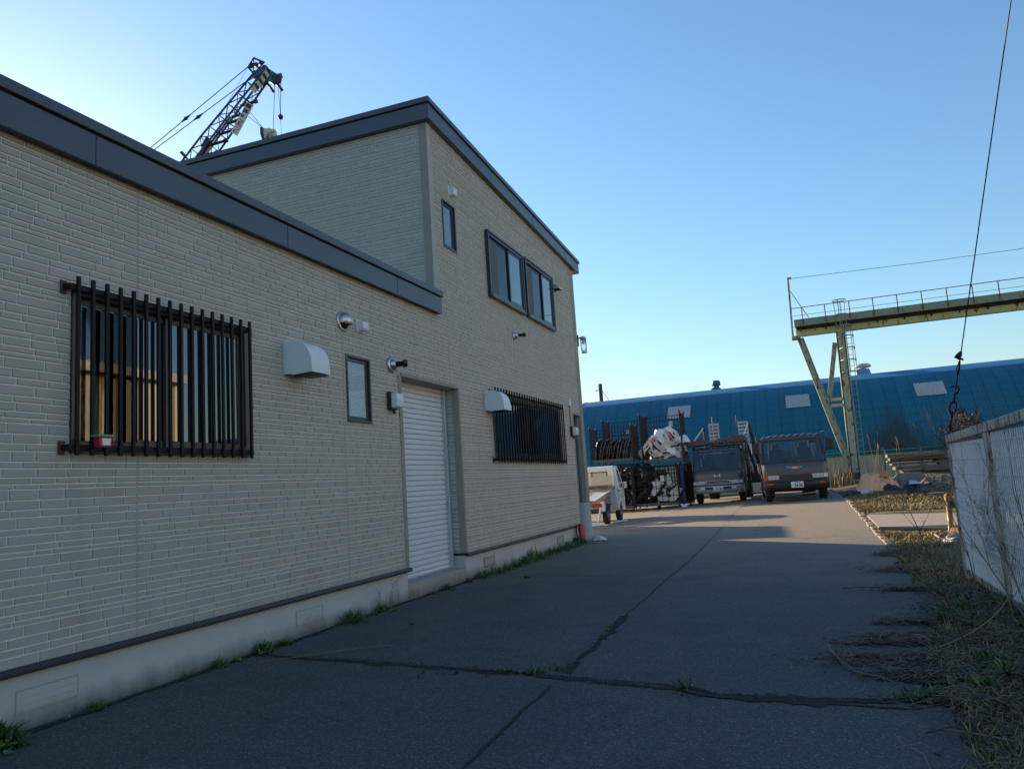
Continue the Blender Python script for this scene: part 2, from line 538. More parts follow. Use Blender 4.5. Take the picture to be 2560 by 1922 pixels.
N_STRIP = [0]
def strip(b, pts, w0, w1=None, jit=.4, step=.022, lift=.004):
    """ragged broken ribbon following the yard surface"""
    N_STRIP[0] += 1
    lift += .0004 * (N_STRIP[0] % 12)
    P = [Vector((*p, 0)) for p in pts]
    res = []
    for a, c in zip(P, P[1:]):
        n = max(2, int((c - a).length / step))
        for k in range(n):
            res.append(a.lerp(c, k / n))
    res.append(P[-1])
    vs = []
    off = 0.0
    side = [1.0, 1.0]
    n = len(res)
    for i, p in enumerate(res):
        d = (res[min(i + 1, n - 1)] - res[max(i - 1, 0)]).normalized()
        nrm = Vector((-d.y, d.x, 0))
        off = off * .88 + random.uniform(-1, 1) * (.005 + .10 * w0)
        ww = w0 + ((w1 if w1 is not None else w0) - w0) * i / n
        for q_ in (0, 1):
            side[q_] = min(1.7, max(.12, side[q_] + random.uniform(-.42, .42)))
        for k, sgn in ((0, -1), (1, 1)):
            q = p + nrm * (off + sgn * ww / 2 * side[k] * (1 + random.uniform(-.25, .25)))
            vs.append((q.x, q.y, gz(q.x, q.y) + lift))
    b.add(vs, [(2 * i, 2 * i + 2, 2 * i + 3, 2 * i + 1) for i in range(n - 1)])

cb_ = MB(); cb_.keep = True
MAIN = [(0.04, 6.02), (0.5, 5.93), (1.2, 5.86), (1.9, 5.75), (2.5, 5.62), (2.87, 5.57), (3.15, 5.5), (3.5, 5.42), (4.13, 5.27), (4.38, 5.14), (4.9, 5.14), (5.44, 5.19), (5.6, 5.14)]
strip(cb_, MAIN[:6], .030, .042, .6)
strip(cb_, MAIN[5:10], .055, .07, .45)
strip(cb_, MAIN[9:], .13, .11, .5)
strip(cb_, [(4.9, 5.10), (5.2, 5.05), (5.5, 5.02)], .04, .02, .5)
strip(cb_, [(3.21, 5.62), (3.2, 6.2), (3.19, 6.83)], .040, .05, .45)
strip(cb_, [(3.19, 6.83), (3.15, 7.3), (3.15, 7.97)], .08, .05, .5)
strip(cb_, [(3.15, 7.97), (3.13, 10), (3.10, 14), (3.05, 18), (2.98, 24), (2.92, 31)], .016, .010, .5, .08)
strip(cb_, [(3.2, 5.28), (3.22, 4.4), (3.24, 3.69), (3.27, 2.4)], .018, .016, .6)
strip(cb_, [(0.05, 18.9), (.8, 20.2), (1.5, 21.5), (2.6, 22.6)], .02, .012, .6, .08)
strip(cb_, [(-.9, 19.5), (0.2, 23.2), (.6, 27.0), (.9, 32)], .03, .02, .6, .08)
strip(cb_, [(-.2, 20.4), (1.2, 19.6), (2.6, 19.3)], .015, .008, .6, .08)
for _ in range(26):          # alligator cracking along the left half of the joint
    t = random.uniform(.22, .98)
    x = .4 + 2.4 * t; y = 5.95 - .42 * t
    pts = [(x, y)]
    a = random.uniform(0, 6.28)
    for k in range(random.randint(2, 4)):
        a += random.uniform(-.9, .9)
        pts.append((pts[-1][0] + .11 * math.cos(a), pts[-1][1] + .075 * math.sin(a)))
    strip(cb_, pts, .013, .006, .5)
for (pa, w_) in ((MAIN[:6], .012), (MAIN[4:9], .02), (MAIN[8:], .035)):       # crumbled side strands
    for dy in (-.035, .04):
        strip(cb_, [(x + random.uniform(-.02, .02), y + dy + random.uniform(-.02, .02)) for x, y in pa], w_, w_, .5)
strip(cb_, [(.035, 2.2), (.035, 6), (.03, 9.1)], .07, .06, .5, .05)
strip(cb_, [(.03, 9.15), (.03, 11), (.05, 13), (.06, 17.4)], .06, .14, .5, .05)
for _ in range(420):         # crumbs of broken asphalt and grit along the joints
    t = random.random(); k = random.choice([0, 1, 2, 3])
    if k < 2:
        i = random.randrange(len(MAIN) - 1); (xa, ya), (xb, yb) = MAIN[i], MAIN[i + 1]; x, y = xa + (xb - xa) * t, ya + (yb - ya) * t + random.gauss(0, .05)
    elif k == 2:
        x, y = 3.18 + random.gauss(0, .04), 5.6 + 2.4 * t
    else:
        x, y = random.uniform(.01, .16) ** 1.0, 2.4 + 15 * t
    r = random.uniform(.003, .011); z = gz(x, y) + .009
    vs = [(x + r * math.cos(q) * random.uniform(.6, 1.2), y + r * math.sin(q) * random.uniform(.6, 1.2), z) for q in (0, 1.26, 2.5, 3.77, 5.0)] + [(x, y, z + r * .6)]
    cb_.add(vs, [(0, 1, 5), (1, 2, 5), (2, 3, 5), (3, 4, 5), (4, 0, 5)])
tag(cb_.build('crack', M['crack'], parent=yard), kind=None)

# kerb stones
kb_ = MB()
y = 13.6
while y < 27:
    L = random.uniform(.55, .65)
    x = 6.27 + random.uniform(-.015, .015)
    z = gz(x, y + L / 2)
    kb_.box(x - .06, x + .07, y, y + L - .02, z - .1, z + .028 + random.uniform(-.012, .008))
    y += L
tag(kb_.build('kerb', M['kerb'], bevel=.012), kind='structure')
# concrete slab beside the kerb
sb_ = MB()
sb_.add([(6.36, 17.3, .11), (8.9, 16.5, .13), (9.1, 19.2, .19), (6.36, 20.3, .18), (6.36, 17.35, .0), (8.9, 16.35, .0), (9.1, 19.6, 0), (6.36, 21.2, .0)],
        [(0, 1, 2, 3), (0, 4, 5, 1), (1, 5, 6, 2), (2, 6, 7, 3), (3, 7, 4, 0)])
M['slab'] = mat('pale_concrete', (0.27, 0.235, 0.20), .9, var=.15, vscale=4, bmp=.3)
tag(sb_.build('path', M['slab']), kind='structure')
# ------------------------------------------------------------------ the office building
YN, YF = 10.36, 18.55                 # near and far wall of the two-storey block
ZS = 7.245                             # soffit at YN, falling 5 %
def zs_up(y): return ZS - .05 * (y - YN)
bld = thing('office_building', 'grey brick-faced office building with a low wing and a two-storey block under dark flat eaves', 'building', (-4, 6, 0))

ROWS = [(.074, .17, .36), (.052, .15, .32), (.066, .16, .34), (.074, .18, .38), (.035, .13, .33), (.046, .14, .32), (.063, .16, .36), (.045, .13, .30)]   # one 455 mm siding board: course height, brick length range
def cut(r, holes):
    """rectangle minus rectangles, as rectangles"""
    out = [r]
    for h in holes:
        nxt = []
        for a in out:
            if h[0] >= a[1] or h[1] <= a[0] or h[2] >= a[3] or h[3] <= a[2]:
                nxt.append(a); continue
            u0, u1 = max(a[0], h[0]), min(a[1], h[1])
            if a[0] < u0: nxt.append((a[0], u0, a[2], a[3]))
            if u1 < a[1]: nxt.append((u1, a[1], a[2], a[3]))
            if a[2] < h[2]: nxt.append((u0, u1, a[2], max(a[2], h[2])))
            if h[3] < a[3]: nxt.append((u0, u1, min(a[3], h[3]), a[3]))
        out = nxt
    return out

def siding(b, to3, u0, u1, z0, z1, holes=(), topf=None, joints=(), gap=.0105, relief=.0095, seed=1):
    """bricks as raised blocks over a mortar sheet; to3(u, z, d) -> point, d outward"""
    rr = random.Random(seed)
    g = gap / 2
    for a in cut((u0, u1, z0, z1), holes):
        if topf:
            n = max(1, int((a[1] - a[0]) / .5))
            for k in range(n):
                p, q = a[0] + (a[1] - a[0]) * k / n, a[0] + (a[1] - a[0]) * (k + 1) / n
                b.add([to3(p, min(a[2], topf(p)), 0), to3(q, min(a[2], topf(q)), 0), to3(q, min(a[3], topf(q)), 0), to3(p, min(a[3], topf(p)), 0)], [(0, 1, 2, 3)], 1)
        else:
            b.add([to3(a[0], a[2], 0), to3(a[1], a[2], 0), to3(a[1], a[3], 0), to3(a[0], a[3], 0)], [(0, 1, 2, 3)], 1)
    js = sorted([u0] + [j for j in joints if u0 < j < u1] + [u1])
    z = z0
    board = 0
    while z < z1 - .02:
        board += 1
        rr = random.Random(seed * 100 + board)
        for (h, lo, hi) in ROWS:
            zt = min(z + h, z1)
            if zt - z < .02:
                break
            for ja, jb in zip(js, js[1:]):
                u = ja
                first = True
                while u < jb - .01:
                    L = rr.uniform(lo, hi) * (rr.uniform(.35, 1) if first else 1)
                    first = False
                    e = u + L
                    if jb - e < .08:
                        e = jb
                    parts = [(u, e, z, zt)]
                    if False:
                        zm = z + h * rr.uniform(.4, .6)
                        parts = [(u, e, z, zm), (u, e, zm, zt)]
                    for p in parts:
                        k = rr.gauss(1, .032)
                        tn = (k * rr.gauss(1, .012), k, k * rr.gauss(1, .018))
                        for c in cut(p, holes):
                            e0 = g if c[0] == p[0] else 0; e1 = g if c[1] == p[1] else 0
                            f0 = g if c[2] == p[2] else 0; f1 = g if c[3] == p[3] else 0
                            a0, a1, b0, b1 = c[0] + e0, c[1] - e1, c[2] + f0, c[3] - f1
                            if topf:
                                lim0, lim1 = topf(a0), topf(a1)
                                if min(lim0, lim1) <= b0: continue
                                t0, t1 = min(b1, lim0), min(b1, lim1)
                            else:
                                t0 = t1 = b1
                            if a1 - a0 < .006 or t0 - b0 < .006: continue
                            s = min(.003, (a1 - a0) / 4, (t0 - b0) / 4)
                            j0 = rr.uniform(-.0015, .0015)
                            vs = [to3(a0, b0 + j0, 0), to3(a1, b0 - j0, 0), to3(a1, t1 + j0, 0), to3(a0, t0 - j0, 0),
                                  to3(a0 + s, b0 + s, relief), to3(a1 - s, b0 + s, relief), to3(a1 - s, t1 - s, relief), to3(a0 + s, t0 - s, relief)]
                            b.add(vs, [(4, 5, 6, 7), (0, 1, 5, 4), (1, 2, 6, 5), (2, 3, 7, 6), (3, 0, 4, 7)], 0, False, tn)
                    u = e
            z = zt
            if z >= z1 - .02: break

sideX = lambda u, z, d: (-.006 + d, u, z)
DOOR = (9.15, 11.01, 0, 3.0)
FARD = (17.65, 18.30, 0, 3.03)
W1 = (4.085, 6.035, 1.85, 3.105)
SL1 = (7.795, 8.345, 2.295, 3.12)
SL2 = (10.785, 11.285, 5.31, 6.12)
WA = (12.62, 14.47, 4.90, 6.10)
WB = (14.67, 16.51, 4.90, 6.12)
WG = (12.45, 16.45, 1.90, 3.05)
J = [1.05 - 3.03 * 2, 1.05 - 3.03, 1.05, 4.70, 7.73, 10.76, 13.79, 16.82]
low = MB(); low.keep = True
siding(low, sideX, 1.05, YN, .42, 4.15, [DOOR, W1, SL1], None, J, seed=3)
# unseen back faces of the wing
low.box(-.2, -.012, -7.8, 1.05, 0, 4.1, 1); low.box(-8.0, -.2, -7.8, -7.6, 0, 4.1, 1); low.box(-8.2, -8.0, -7.8, YF, 0, 4.1, 1)
low.build('wall', [M['brick'], M['mortar']], bld)['label'] = 'long low wing wall in grey brick siding'
up = MB(); up.keep = True
siding(up, sideX, YN, YF - .22, .42, 7.3, [(YN - .01, YN + .12, 4.25, 8), (9, 11.01, 0, 3.0), FARD, SL2, WA, WB, WG], zs_up, J, seed=5)
siding(up, lambda u, z, d: (u, YN + .006 - d, z), -8.0, -.12, 4.0, 7.24, [], None, [-3.03, -6.06], seed=9)
up.box(-8.2, 0, YF - .02, YF, 0, 6.7, 1); up.box(-8.2, -8.0, YN, YF, 4.1, 6.7, 1)
up.build('wall', [M['brick'], M['mortar']], bld)['label'] = 'two-storey wall in grey brick siding'
# reveals beside the shutter and far door
rv = MB(); rv.keep = True
siding(rv, lambda u, z, d: (u, 11.012 - d, z), -.26, -.10, .42, 3.0, seed=11, gap=.012)
rv.box(-.45, -.26, 11.012, 11.03, .2, 3.0, 1)
rv.build('door_reveal', [M['brick'], M['mortar']], bld)
rv = MB(); rv.keep = True
siding(rv, lambda u, z, d: (u, 18.302 - d, z), -.45, -.12, .1, 3.03, seed=12, gap=.012)
rv.build('door_reveal', [M['brick'], M['mortar']], bld)
M['sealant'] = mat('grey_sealant', (0.48, 0.46, 0.41), .7, var=.1)
for j in J:
    z1 = 4.09 if j < YN else zs_up(j) - .01
    z0 = 3.06 if 9 < j < 11.1 else .425
    for (za, zb_) in (((z0, 1.84), (3.12, z1)) if 4.08 < j < 6.04 else ((z0, 1.89), (3.06, 4.85), (6.13, z1)) if 13 < j < 14.5 else ((z0, z1),)):
        q_ = MB(); q_.box(-.004, .0022, j - .003, j + .003, za, zb_); q_.build('sealant_joint', M['sealant'], bld)
tr = MB()
tr.box(-.30, .012, 9.07, 9.152, .425, 3.0)                       # left of the shutter
tr.box(-.10, .012, 11.00, 11.055, .425, 3.03)                    # right jamb
tr.box(-.30, .010, 9.152, 11.00, 3.0, 3.05)                      # head
tr.box(-.13, .012, 18.29, YF + .012, .0, zs_up(YF) - .02)        # far corner column
tr.box(-.45, .010, 17.60, 18.29, 3.03, 3.08)
tr.box(-.30, .010, 17.60, 17.655, .42, 3.03)
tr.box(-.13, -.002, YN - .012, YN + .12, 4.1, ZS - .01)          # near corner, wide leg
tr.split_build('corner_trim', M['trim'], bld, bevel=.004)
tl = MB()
tl.box(-.002, .012, YN - .010, YN + .125, 4.25, ZS - .01)         # near corner, paler leg
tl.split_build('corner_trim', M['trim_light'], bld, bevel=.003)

# foundation, step, drip flashing
fd = MB()
fd.box(-.30, -.025, -7.8, 9.15, -.1, .385)
fd.box(-.30, -.025, 11.012, 17.65, -.1, .385)
fd.box(-.30, -.025, 18.3, YF, -.1, .385)
fo = fd.split_build('foundation', M['found'], bld)
st = MB(); st.box(-.6, -.012, 9.152, 11.01, -.1, .205); st.box(-.6, -.012, 17.655, 18.295, -.1, .10)
st.split_build('door_step', M['step'], bld, bevel=.008)
dr = MB()
for a, c in ((-7.8, 9.18), (11.01, 17.62)):
    dr.prism([(-.04, .40), (.028, .372), (.034, .378), (.034, .396), (.02, .424), (-.04, .424)], 'y', a, c)
dr.prism([(10.99, .40), (11.03, .372), (11.03, .424), (10.985, .424)], 'x', -.25, .03)
dr.split_build('drip_flashing', M['black_trim'], bld)
for (a, c) in ((3.73, 4.2), (6.74, 7.21), (11.73, 12.21), (15.77, 16.22), (.2, .67)):
    v = MB()
    v.box(-.0245, -.018, a, c, .112, .118); v.box(-.0245, -.018, a, c, .262, .268)
    v.box(-.0245, -.018, a, a + .008, .118, .262); v.box(-.0245, -.018, c - .008, c, .118, .262)
    if a < 11:
        for k in range(3):
            v.box(-.0245, -.021, a + .008, c - .008, .122 + .046 * k, .163 + .046 * k, 1)
        mm_ = [M['trim_light'], M['found']]
    else:
        for k in range(7):
            v.box(-.0245, -.019, a + .008, c - .008, .122 + .02 * k, .134 + .02 * k, 1)
        mm_ = [M['dark_frame'], M['step']]
    v.build('foundation_vent', mm_, bld)

# roller shutter
sh = MB()
pit = .076
z = .21
prof = []
while z < 3.0:
    for q, d in ((0, 0), (.05, .005), (.12, .0075), (.45, .009), (.76, .0075), (.85, .004), (.855, -.028), (.955, -.028), (.96, -.001)):
        prof.append((-.27 + d, z + q * pit))
    z += pit
vs = [(x, yy, zz) for (x, zz) in prof for yy in (9.152, 10.925)]
sh.add(vs, [(2 * i, 2 * i + 1, 2 * i + 3, 2 * i + 2) for i in range(len(prof) - 1)])
sh.keep = True
so = sh.build('roller_shutter', M['shutter'], bld)
g_ = MB(); g_.box(-.27, -.20, 10.925, 10.985, .206, 3.0); g_.box(-.29, -.235, 9.153, 10.925, .206, .235)
g_.build('guide_rail', M['alu'], so, bevel=.004)
# far door
fdr = MB(); fdr.box(-.50, -.46, 17.62, 18.3, .1, 3.03); fd_o = fdr.build('side_door', M['dark_frame'], bld)
fj = MB(); fj.box(-.12, -.06, 18.22, 18.286, .1, 3.03); fj.build('door_frame', M['alu'], fd_o)

# roofs -------------------------------------------------------------
def roof_edges(name_lab, x0, x1, y0, y1, zf, front_y):
    e = MB()
    # deck
    e.box(x0, x1 - .03, y0 + .03, y1 - .03, .02, .30)
    e.map(lambda x, y, z: (x, y, zf(y) + z))
    rf = e.build('roof', M['fascia_lip'], bld)
    rf['label'] = name_lab
    f = MB()
    def ring(o, za, zb):
        f.box(x1 - .03, x1 + o, y0 - o, y1 + o, za, zb)
        if front_y: f.box(x0, x1 - .03, y0 - o, y0 + .03, za, zb)
        f.box(x0, x1 - .03, y1 - .03, y1 + o, za, zb)
    ring(0, 0, .245)
    f.map(lambda x, y, z: (x, y, zf(y) + z))
    f.build('fascia', M['fascia'], rf)
    l = MB(); f = l
    ring(.028, .262, .345)
    ring(.012, .345, .362)
    f.map(lambda x, y, z: (x, y, zf(y) + z))
    f.build('roof_flashing', M['fascia_lip'], rf, bevel=.006)
    s = MB()
    yy = y0 + 2.6
    while yy < y1:                       # folded seams of the fascia sheets
        s.box(x1, x1 + .003, yy, yy + .008, .004, .24)
        yy += 2.4
    s.map(lambda x, y, z: (x, y, zf(y) + z))
    s.split_build('fascia_seam', M['black_trim'], rf)
    q = MB()
    q.box(x0, x1 - .03, y0 + .03, y1 - .03, .004, .018)
    q.map(lambda x, y, z: (x, y, zf(y) + z))
    q.build('soffit', M['soffit'], rf)
    v = MB()
    yy = y0 + .2
    while yy < y1 - .1:                  # vent slots near the edge
        v.box(x1 - .075, x1 - .035, yy, yy + .012, .0, .0035)
        yy += .032
    v.map(lambda x, y, z: (x, y, zf(y) + z))
    if not front_y:
        v.build('soffit_vent', M['black_trim'], rf)['kind'] = 'stuff'
roof_edges('low wing roof with dark grey fascia', -8.2, .10, -8.0, YN + .03, lambda y: 4.10, False)
roof_edges('upper roof falling gently away with dark grey fascia', -8.3, .10, YN - .10, YF + .36, lambda y: zs_up(y), True)

# windows -----------------------------------------------------------
M['glass_dark'] = glass_mat('dark_window_glass', (0.008, 0.009, 0.011)); M['glass_dark'].node_tree.nodes['Principled BSDF'].inputs['IOR'].default_value = 1.35; M['glass_dark'].node_tree.nodes['Principled BSDF'].inputs['Coat Weight'].default_value = 0
def sliding_window(y0, y1, z0, z1, proud=.03, deep=.09, mid=.5, seal=None, sx=0.0):
    w_ = MB()
    fw = .055
    x0, x1 = -deep, proud
    w_.box(x0, x1, y0, y0 + fw, z0, z1); w_.box(x0, x1, y1 - fw, y1, z0, z1)
    w_.box(x0, x1, y0 + fw, y1 - fw, z1 - fw, z1); w_.box(x0, x1 + .012, y0 + fw, y1 - fw, z0, z0 + fw)
    wo = w_.build('window', M['dark_frame'], bld, bevel=.004)
    ym = y0 + (y1 - y0) * mid
    for k, (a, c, dx) in enumerate(((y0 + fw, ym + .03, -.055 + sx), (ym - .03, y1 - fw, -.03 + sx))):
        sw = MB(); q = .05
        sw.box(dx - .02, dx, a, a + q, z0 + fw, z1 - fw); sw.box(dx - .02, dx, c - q, c, z0 + fw, z1 - fw)
        sw.box(dx - .02, dx, a + q, c - q, z1 - fw - q, z1 - fw); sw.box(dx - .02, dx, a + q, c - q, z0 + fw, z0 + fw + q + .02)
        sw.build('sash', M['dark_frame'], wo, bevel=.003)
        gl = MB(); gl.box(dx - .014, dx - .008, a + q, c - q, z0 + fw + q + .02, z1 - fw - q)
        gl.build('pane', M['glass_dark'] if sx and k == 0 else M['glass'], wo)
    bk = MB(); bk.box(-.34, -.33, y0 - .1, y1 + .1, z0 - .1, z1 + .1); bk.build('dark_room', M['dark_int'], wo)
    return wo
for nm, r, kw in (('barred', W1, dict(proud=.02)), ('first', WA, dict(proud=.06, deep=.1, mid=.6, sx=.07)), ('second', WB, dict(proud=.06, deep=.1, mid=.62, sx=.07)), ('long', WG, dict(proud=.02))):
    wo = sliding_window(*r, **kw)
    if nm in ('first', 'second'):
        y0, y1, z0, z1 = r
        a = y0 + (y1 - y0) * .10; c = y0 + (y1 - y0) * .60
        sc = MB(); sc.box(.046, .048, y0 + .055, y0 + .42, z0 + .06, z1 - .12); sc.build('insect_screen', M['screen'], wo)
        of = MB()      # proud outer frame
        o_ = .035
        of.box(.004, .075, y0 - o_, y0 - .001, z0 - o_, z1 + o_); of.box(.004, .075, y1 + .001, y1 + o_, z0 - o_, z1 + o_)
        of.box(.004, .08, y0 - .001, y1 + .001, z1 + .001, z1 + o_); of.box(.004, .09, y0 - .001, y1 + .001, z0 - o_, z0 - .001)
        of.build('outer_frame', M['dark_frame'], wo, bevel=.004)
    if nm == 'barred':
        sc = MB(); sc.box(-.024, -.022, 4.19, 4.72, 1.95, 2.98)
        M['mesh'] = clear_mat('screen_mesh', (.62, .62, .62), .0)
        sc.build('insect_screen', M['mesh'], wo)
def slit_window(r, pane_m):
    y0, y1, z0, z1 = r
    w_ = MB(); fw = .045
    w_.box(-.10, .016, y0, y0 + .03, z0, z1); w_.box(-.10, .016, y1 - .03, y1, z0, z1)
    w_.box(-.10, .016, y0 + .03, y1 - .03, z1 - .03, z1); w_.box(-.10, .02, y0 + .03, y1 - .03, z0, z0 + .03)
    wo = w_.build('window', M['dark_frame'], bld, bevel=.003)
    s = MB()
    a, c, e, f = y0 + .03, y1 - .03, z0 + .03, z1 - .03
    s.box(-.045, -.015, a, a + fw, e, f); s.box(-.045, -.015, c - fw, c, e, f); s.box(-.045, -.015, a + fw, c - fw, f - fw, f); s.box(-.045, -.015, a + fw, c - fw, e, e + fw)
    s.build('sash', M['dark_frame'], wo, bevel=.003)
    p = MB(); p.box(-.036, -.030, a + fw, c - fw, e + fw, f - fw); p.build('pane', pane_m, wo)
slit_window(SL1, M['frost'])
slit_window(SL2, M['glass_bright'])

# window grilles: things bolted on the wall ------------------------------
def grille(y0, y1, n, label, xs=.105):
    t = thing('window_grille', label, 'window grille', (xs, (y0 + y1) / 2, 1.83))
    for zc in (3.088, 1.888):
        b = MB(); b.box(xs - .045, xs - .018, y0 - .06, y1 + .05, zc - .022, zc + .022); b.build('rail', M['black_metal'], t, bevel=.003)
        for yy in (y0 - .05, y1 + .02):
            k = MB(); k.box(.007, xs - .045, yy - .012, yy + .02, zc - .02, zc + .02, 0); k.box(.007, .016, yy - .030, yy + .02, zc - .05, zc + .05, 1)
            k.build('bracket', [M['black_metal'], M['brown_rust']], t)
    for i in range(n):
        yy = y0 + (y1 - y0) * i / (n - 1)
        b = MB(); b.box(xs - .018, xs + .006, yy - .0135, yy + .0135, 1.828, 3.166); b.build('bar', M['black_metal'], t, bevel=.003)
    return t
grille(4.065, 5.961, 16, 'black steel bars over the large window of the low wing')
grille(12.40, 16.50, 30, 'long black steel bars over the wide ground-floor window beyond the shutter')

# fittings on the wall ------------------------------------------------------
def hood(y0, y1, label):
    t = thing('exhaust_hood', label, 'exhaust hood', (.15, (y0 + y1) / 2, 2.71))
    out = [(.002, 3.08)]
    for k in range(11):
        a = math.radians(90 - 9 * k)
        out.append((.13 + .225 * math.cos(a), 2.80 + .275 * math.sin(a)))
    out += [(.355, 2.722), (.10, 2.712), (.10, 2.727), (.002, 2.727)]
    b = MB(); n = len(out)
    vs = [(x, y0, z) for x, z in out] + [(x, y1, z) for x, z in out]
    b.add(vs, [tuple(range(n))[::-1], tuple(range(n, 2 * n))])
    b.add(vs, [(k, (k + 1) % n, n + (k + 1) % n, n + k) for k in range(n - 4)], 0, True)
    b.add(vs, [(k, (k + 1) % n, n + (k + 1) % n, n + k) for k in range(n - 4, n)])
    b.build('cover', M['white_plastic'], t, bevel=.006)
    g = MB(); g.box(.11, .345, y0 + .02, y1 - .02, 2.702, 2.710); g.build('grating', M['black_plastic'], t)
hood(6.605, 6.935, 'white rounded exhaust hood between the barred window and the frosted slit window')
hood(12.125, 12.46, 'white rounded exhaust hood overlapping the long black window bars')
t = thing('dome_vent', 'round stainless dome vent high on the low wing wall', 'vent', (.03, 7.76, 3.36))
b = MB(); b.lathe([(.125, 0), (.125, .012), (.105, .02)], (.001, 7.76, 3.51), (1, 0, 0), 28); b.build('flange', M['stainless'], t)
b = MB()
vs, fs = [], []
for i in range(13):
    for k in range(17):
        th = math.pi * i / 12 * .62; ph = math.pi * 2 * k / 16
        vs.append((.02 + .105 * math.cos(th) * 1.05, 7.76 + .106 * math.sin(th) * math.cos(ph), 3.515 + .106 * math.sin(th) * math.sin(ph)))
for i in range(12):
    for k in range(16):
        zc = 3.515 + .106 * math.sin(math.pi * i / 12 * .62) * math.sin(math.pi * 2 * (k + .5) / 16)
        if zc > 3.468:
            fs.append((i * 17 + k, i * 17 + k + 1, (i + 1) * 17 + k + 1, (i + 1) * 17 + k))
b.add(vs, fs, 0, True); b.build('dome', M['stainless'], t)
b = MB(); b.lathe([(.085, 0), (.085, .01)], (.022, 7.76, 3.5), (1, 0, 0), 20); b.build('opening', M['dark_int'], t)

def square_vent(yc, zc, label, s=.1):
    t = thing('square_vent', label, 'vent', (.03, yc, zc - s))
    b = MB(); b.box(.001, .018, yc - s, yc + s, zc - s, zc + s); b.build('back_plate', M['white_plastic'], t, bevel=.004)
    b = MB(); b.prism([(.018, zc + s * .85), (.10, zc + s * .55), (.105, zc - s * .55), (.09, zc - s * .8), (.018, zc - s * .8)], 'y', yc - s * .78, yc + s * .78)
    b.build('cover', M['white_plastic'], t, bevel=.006)
square_vent(8.135, 3.515, 'white square vent cover beside the round stainless vent', .082)
square_vent(11.14, 6.34, 'white square vent cover above the upper slit window', .09)
def spot(yc, zc, r, label, d):
    t = thing('wall_spotlight', label, 'wall light', (.05, yc, zc - r))
    b = MB(); b.lathe([(r, 0), (r, .02), (r * .85, .035)], (.001, yc, zc), (1, 0, 0), 20); b.build('base', M['stainless'], t)
    b = MB(); b.lathe([(r * .75, .02), (r * .7, .05), (r * .45, .09), (.02, .10)], (.001, yc, zc), (1, 0, 0), 18); b.build('dome', M['stainless'], t)
    b = MB(); p = Vector((.09, yc, zc)); dd = Vector(d).normalized()
    b.tube([p, p + dd * .09, p + dd * .09, p + dd * .15], [r * .35, r * .35, r * .48, r * .48], 14); b.build('lamp_head', M['black_plastic'], t)
spot(8.885, 3.12, .105, 'steel round wall spotlight above the left jamb of the white shutter', (.9, .35, .02))
spot(13.83, 4.33, .085, 'small steel wall spotlight under the upper double windows', (.8, .6, .1))
def box_lamp(yc, zc, label):
    t = thing('wall_lamp', label, 'wall light', (.08, yc, zc - .12))
    b = MB(); b.box(.008, .055, yc - .11, yc + .085, zc - .12, zc + .12); b.build('back_plate', M['black_plastic'], t, bevel=.006)
    b = MB(); b.prism([(.055, zc - .105), (.15, zc - .09), (.165, zc), (.15, zc + .09), (.055, zc + .105)], 'y', yc - .095, yc + .085); b.build('diffuser', M['white_plastic'], t, bevel=.02)
    b = MB(); b.tube([(.05, yc - .02, zc - .12), (.05, yc - .02, zc - .15), (.075, yc - .02, zc - .165)], .018, 10); b.build('sensor', M['black_plastic'], t)
box_lamp(8.85, 2.625, 'white box wall lamp with black back beside the shutter')
box_lamp(17.40, 2.60, 'white box wall lamp with black back beside the far doorway')
t = thing('vent_cap', 'small grey wedge vent cap at the far end of the upper wall', 'vent', (.05, 16.82, 5.92))
b = MB(); b.prism([(.001, 6.07), (.03, 6.07), (.16, 5.95), (.16, 5.93), (.001, 5.93)], 'y', 16.70, 16.94); b.build('cover', M['alu'], t)
b = MB(); b.box(.01, .15, 16.71, 16.93, 5.922, 5.929); b.build('opening', M['dark_int'], t)
t = thing('intercom', 'small white wall box with a cable above the far doorway lamp', 'wall box', (.03, 17.36, 3.2))
b = MB(); b.box(.001, .05, 17.28, 17.40, 3.20, 3.35); b.build('case', M['white_plastic'], t, bevel=.012)
b = MB(); b.tube([(.02, 17.34, 3.2), (.02, 17.33, 2.95), (.018, 17.36, 2.72)], .008, 6); b.build('cable', M['black_plastic'], t)
# glass jar light on the far corner
t = thing('corner_lamp', 'clear glass jar lamp hanging out from the far corner of the building', 'wall light', (.1, 18.6, 4.64))
M['jar'] = clear_mat('clear_jar', (.93, .96, .98), .06)
b = MB(); b.box(-.02, .03, 18.565, 18.62, 4.84, 5.13); b.build('back_plate', M['black_plastic'], t)
b = MB(); b.tube([(.03, 18.6, 5.05), (.14, 18.62, 5.06)], .02, 8); b.lathe([(.05, .0), (.085, .02), (.085, .06), (.04, .09)], (.14, 18.62, 5.0), (0, 0, 1), 16); b.build('cap', M['alu'], t)
b = MB(); b.lathe([(.07, 0), (.078, .1), (.078, .30)], (.145, 18.62, 4.70), (0, 0, 1), 18); b.build('jar', M['jar'], t)
b = MB(); b.lathe([(.05, 0), (.085, .01), (.085, .05), (.07, .06)], (.145, 18.62, 4.645), (0, 0, 1), 16); b.build('bottom_cap', M['white_plastic'], t)
b = MB(); b.lathe([(.02, 0), (.045, .04), (.045, .1), (.02, .13)], (.143, 18.62, 4.88), (0, 0, 1), 12); b.build('bulb', M['frost'], t)
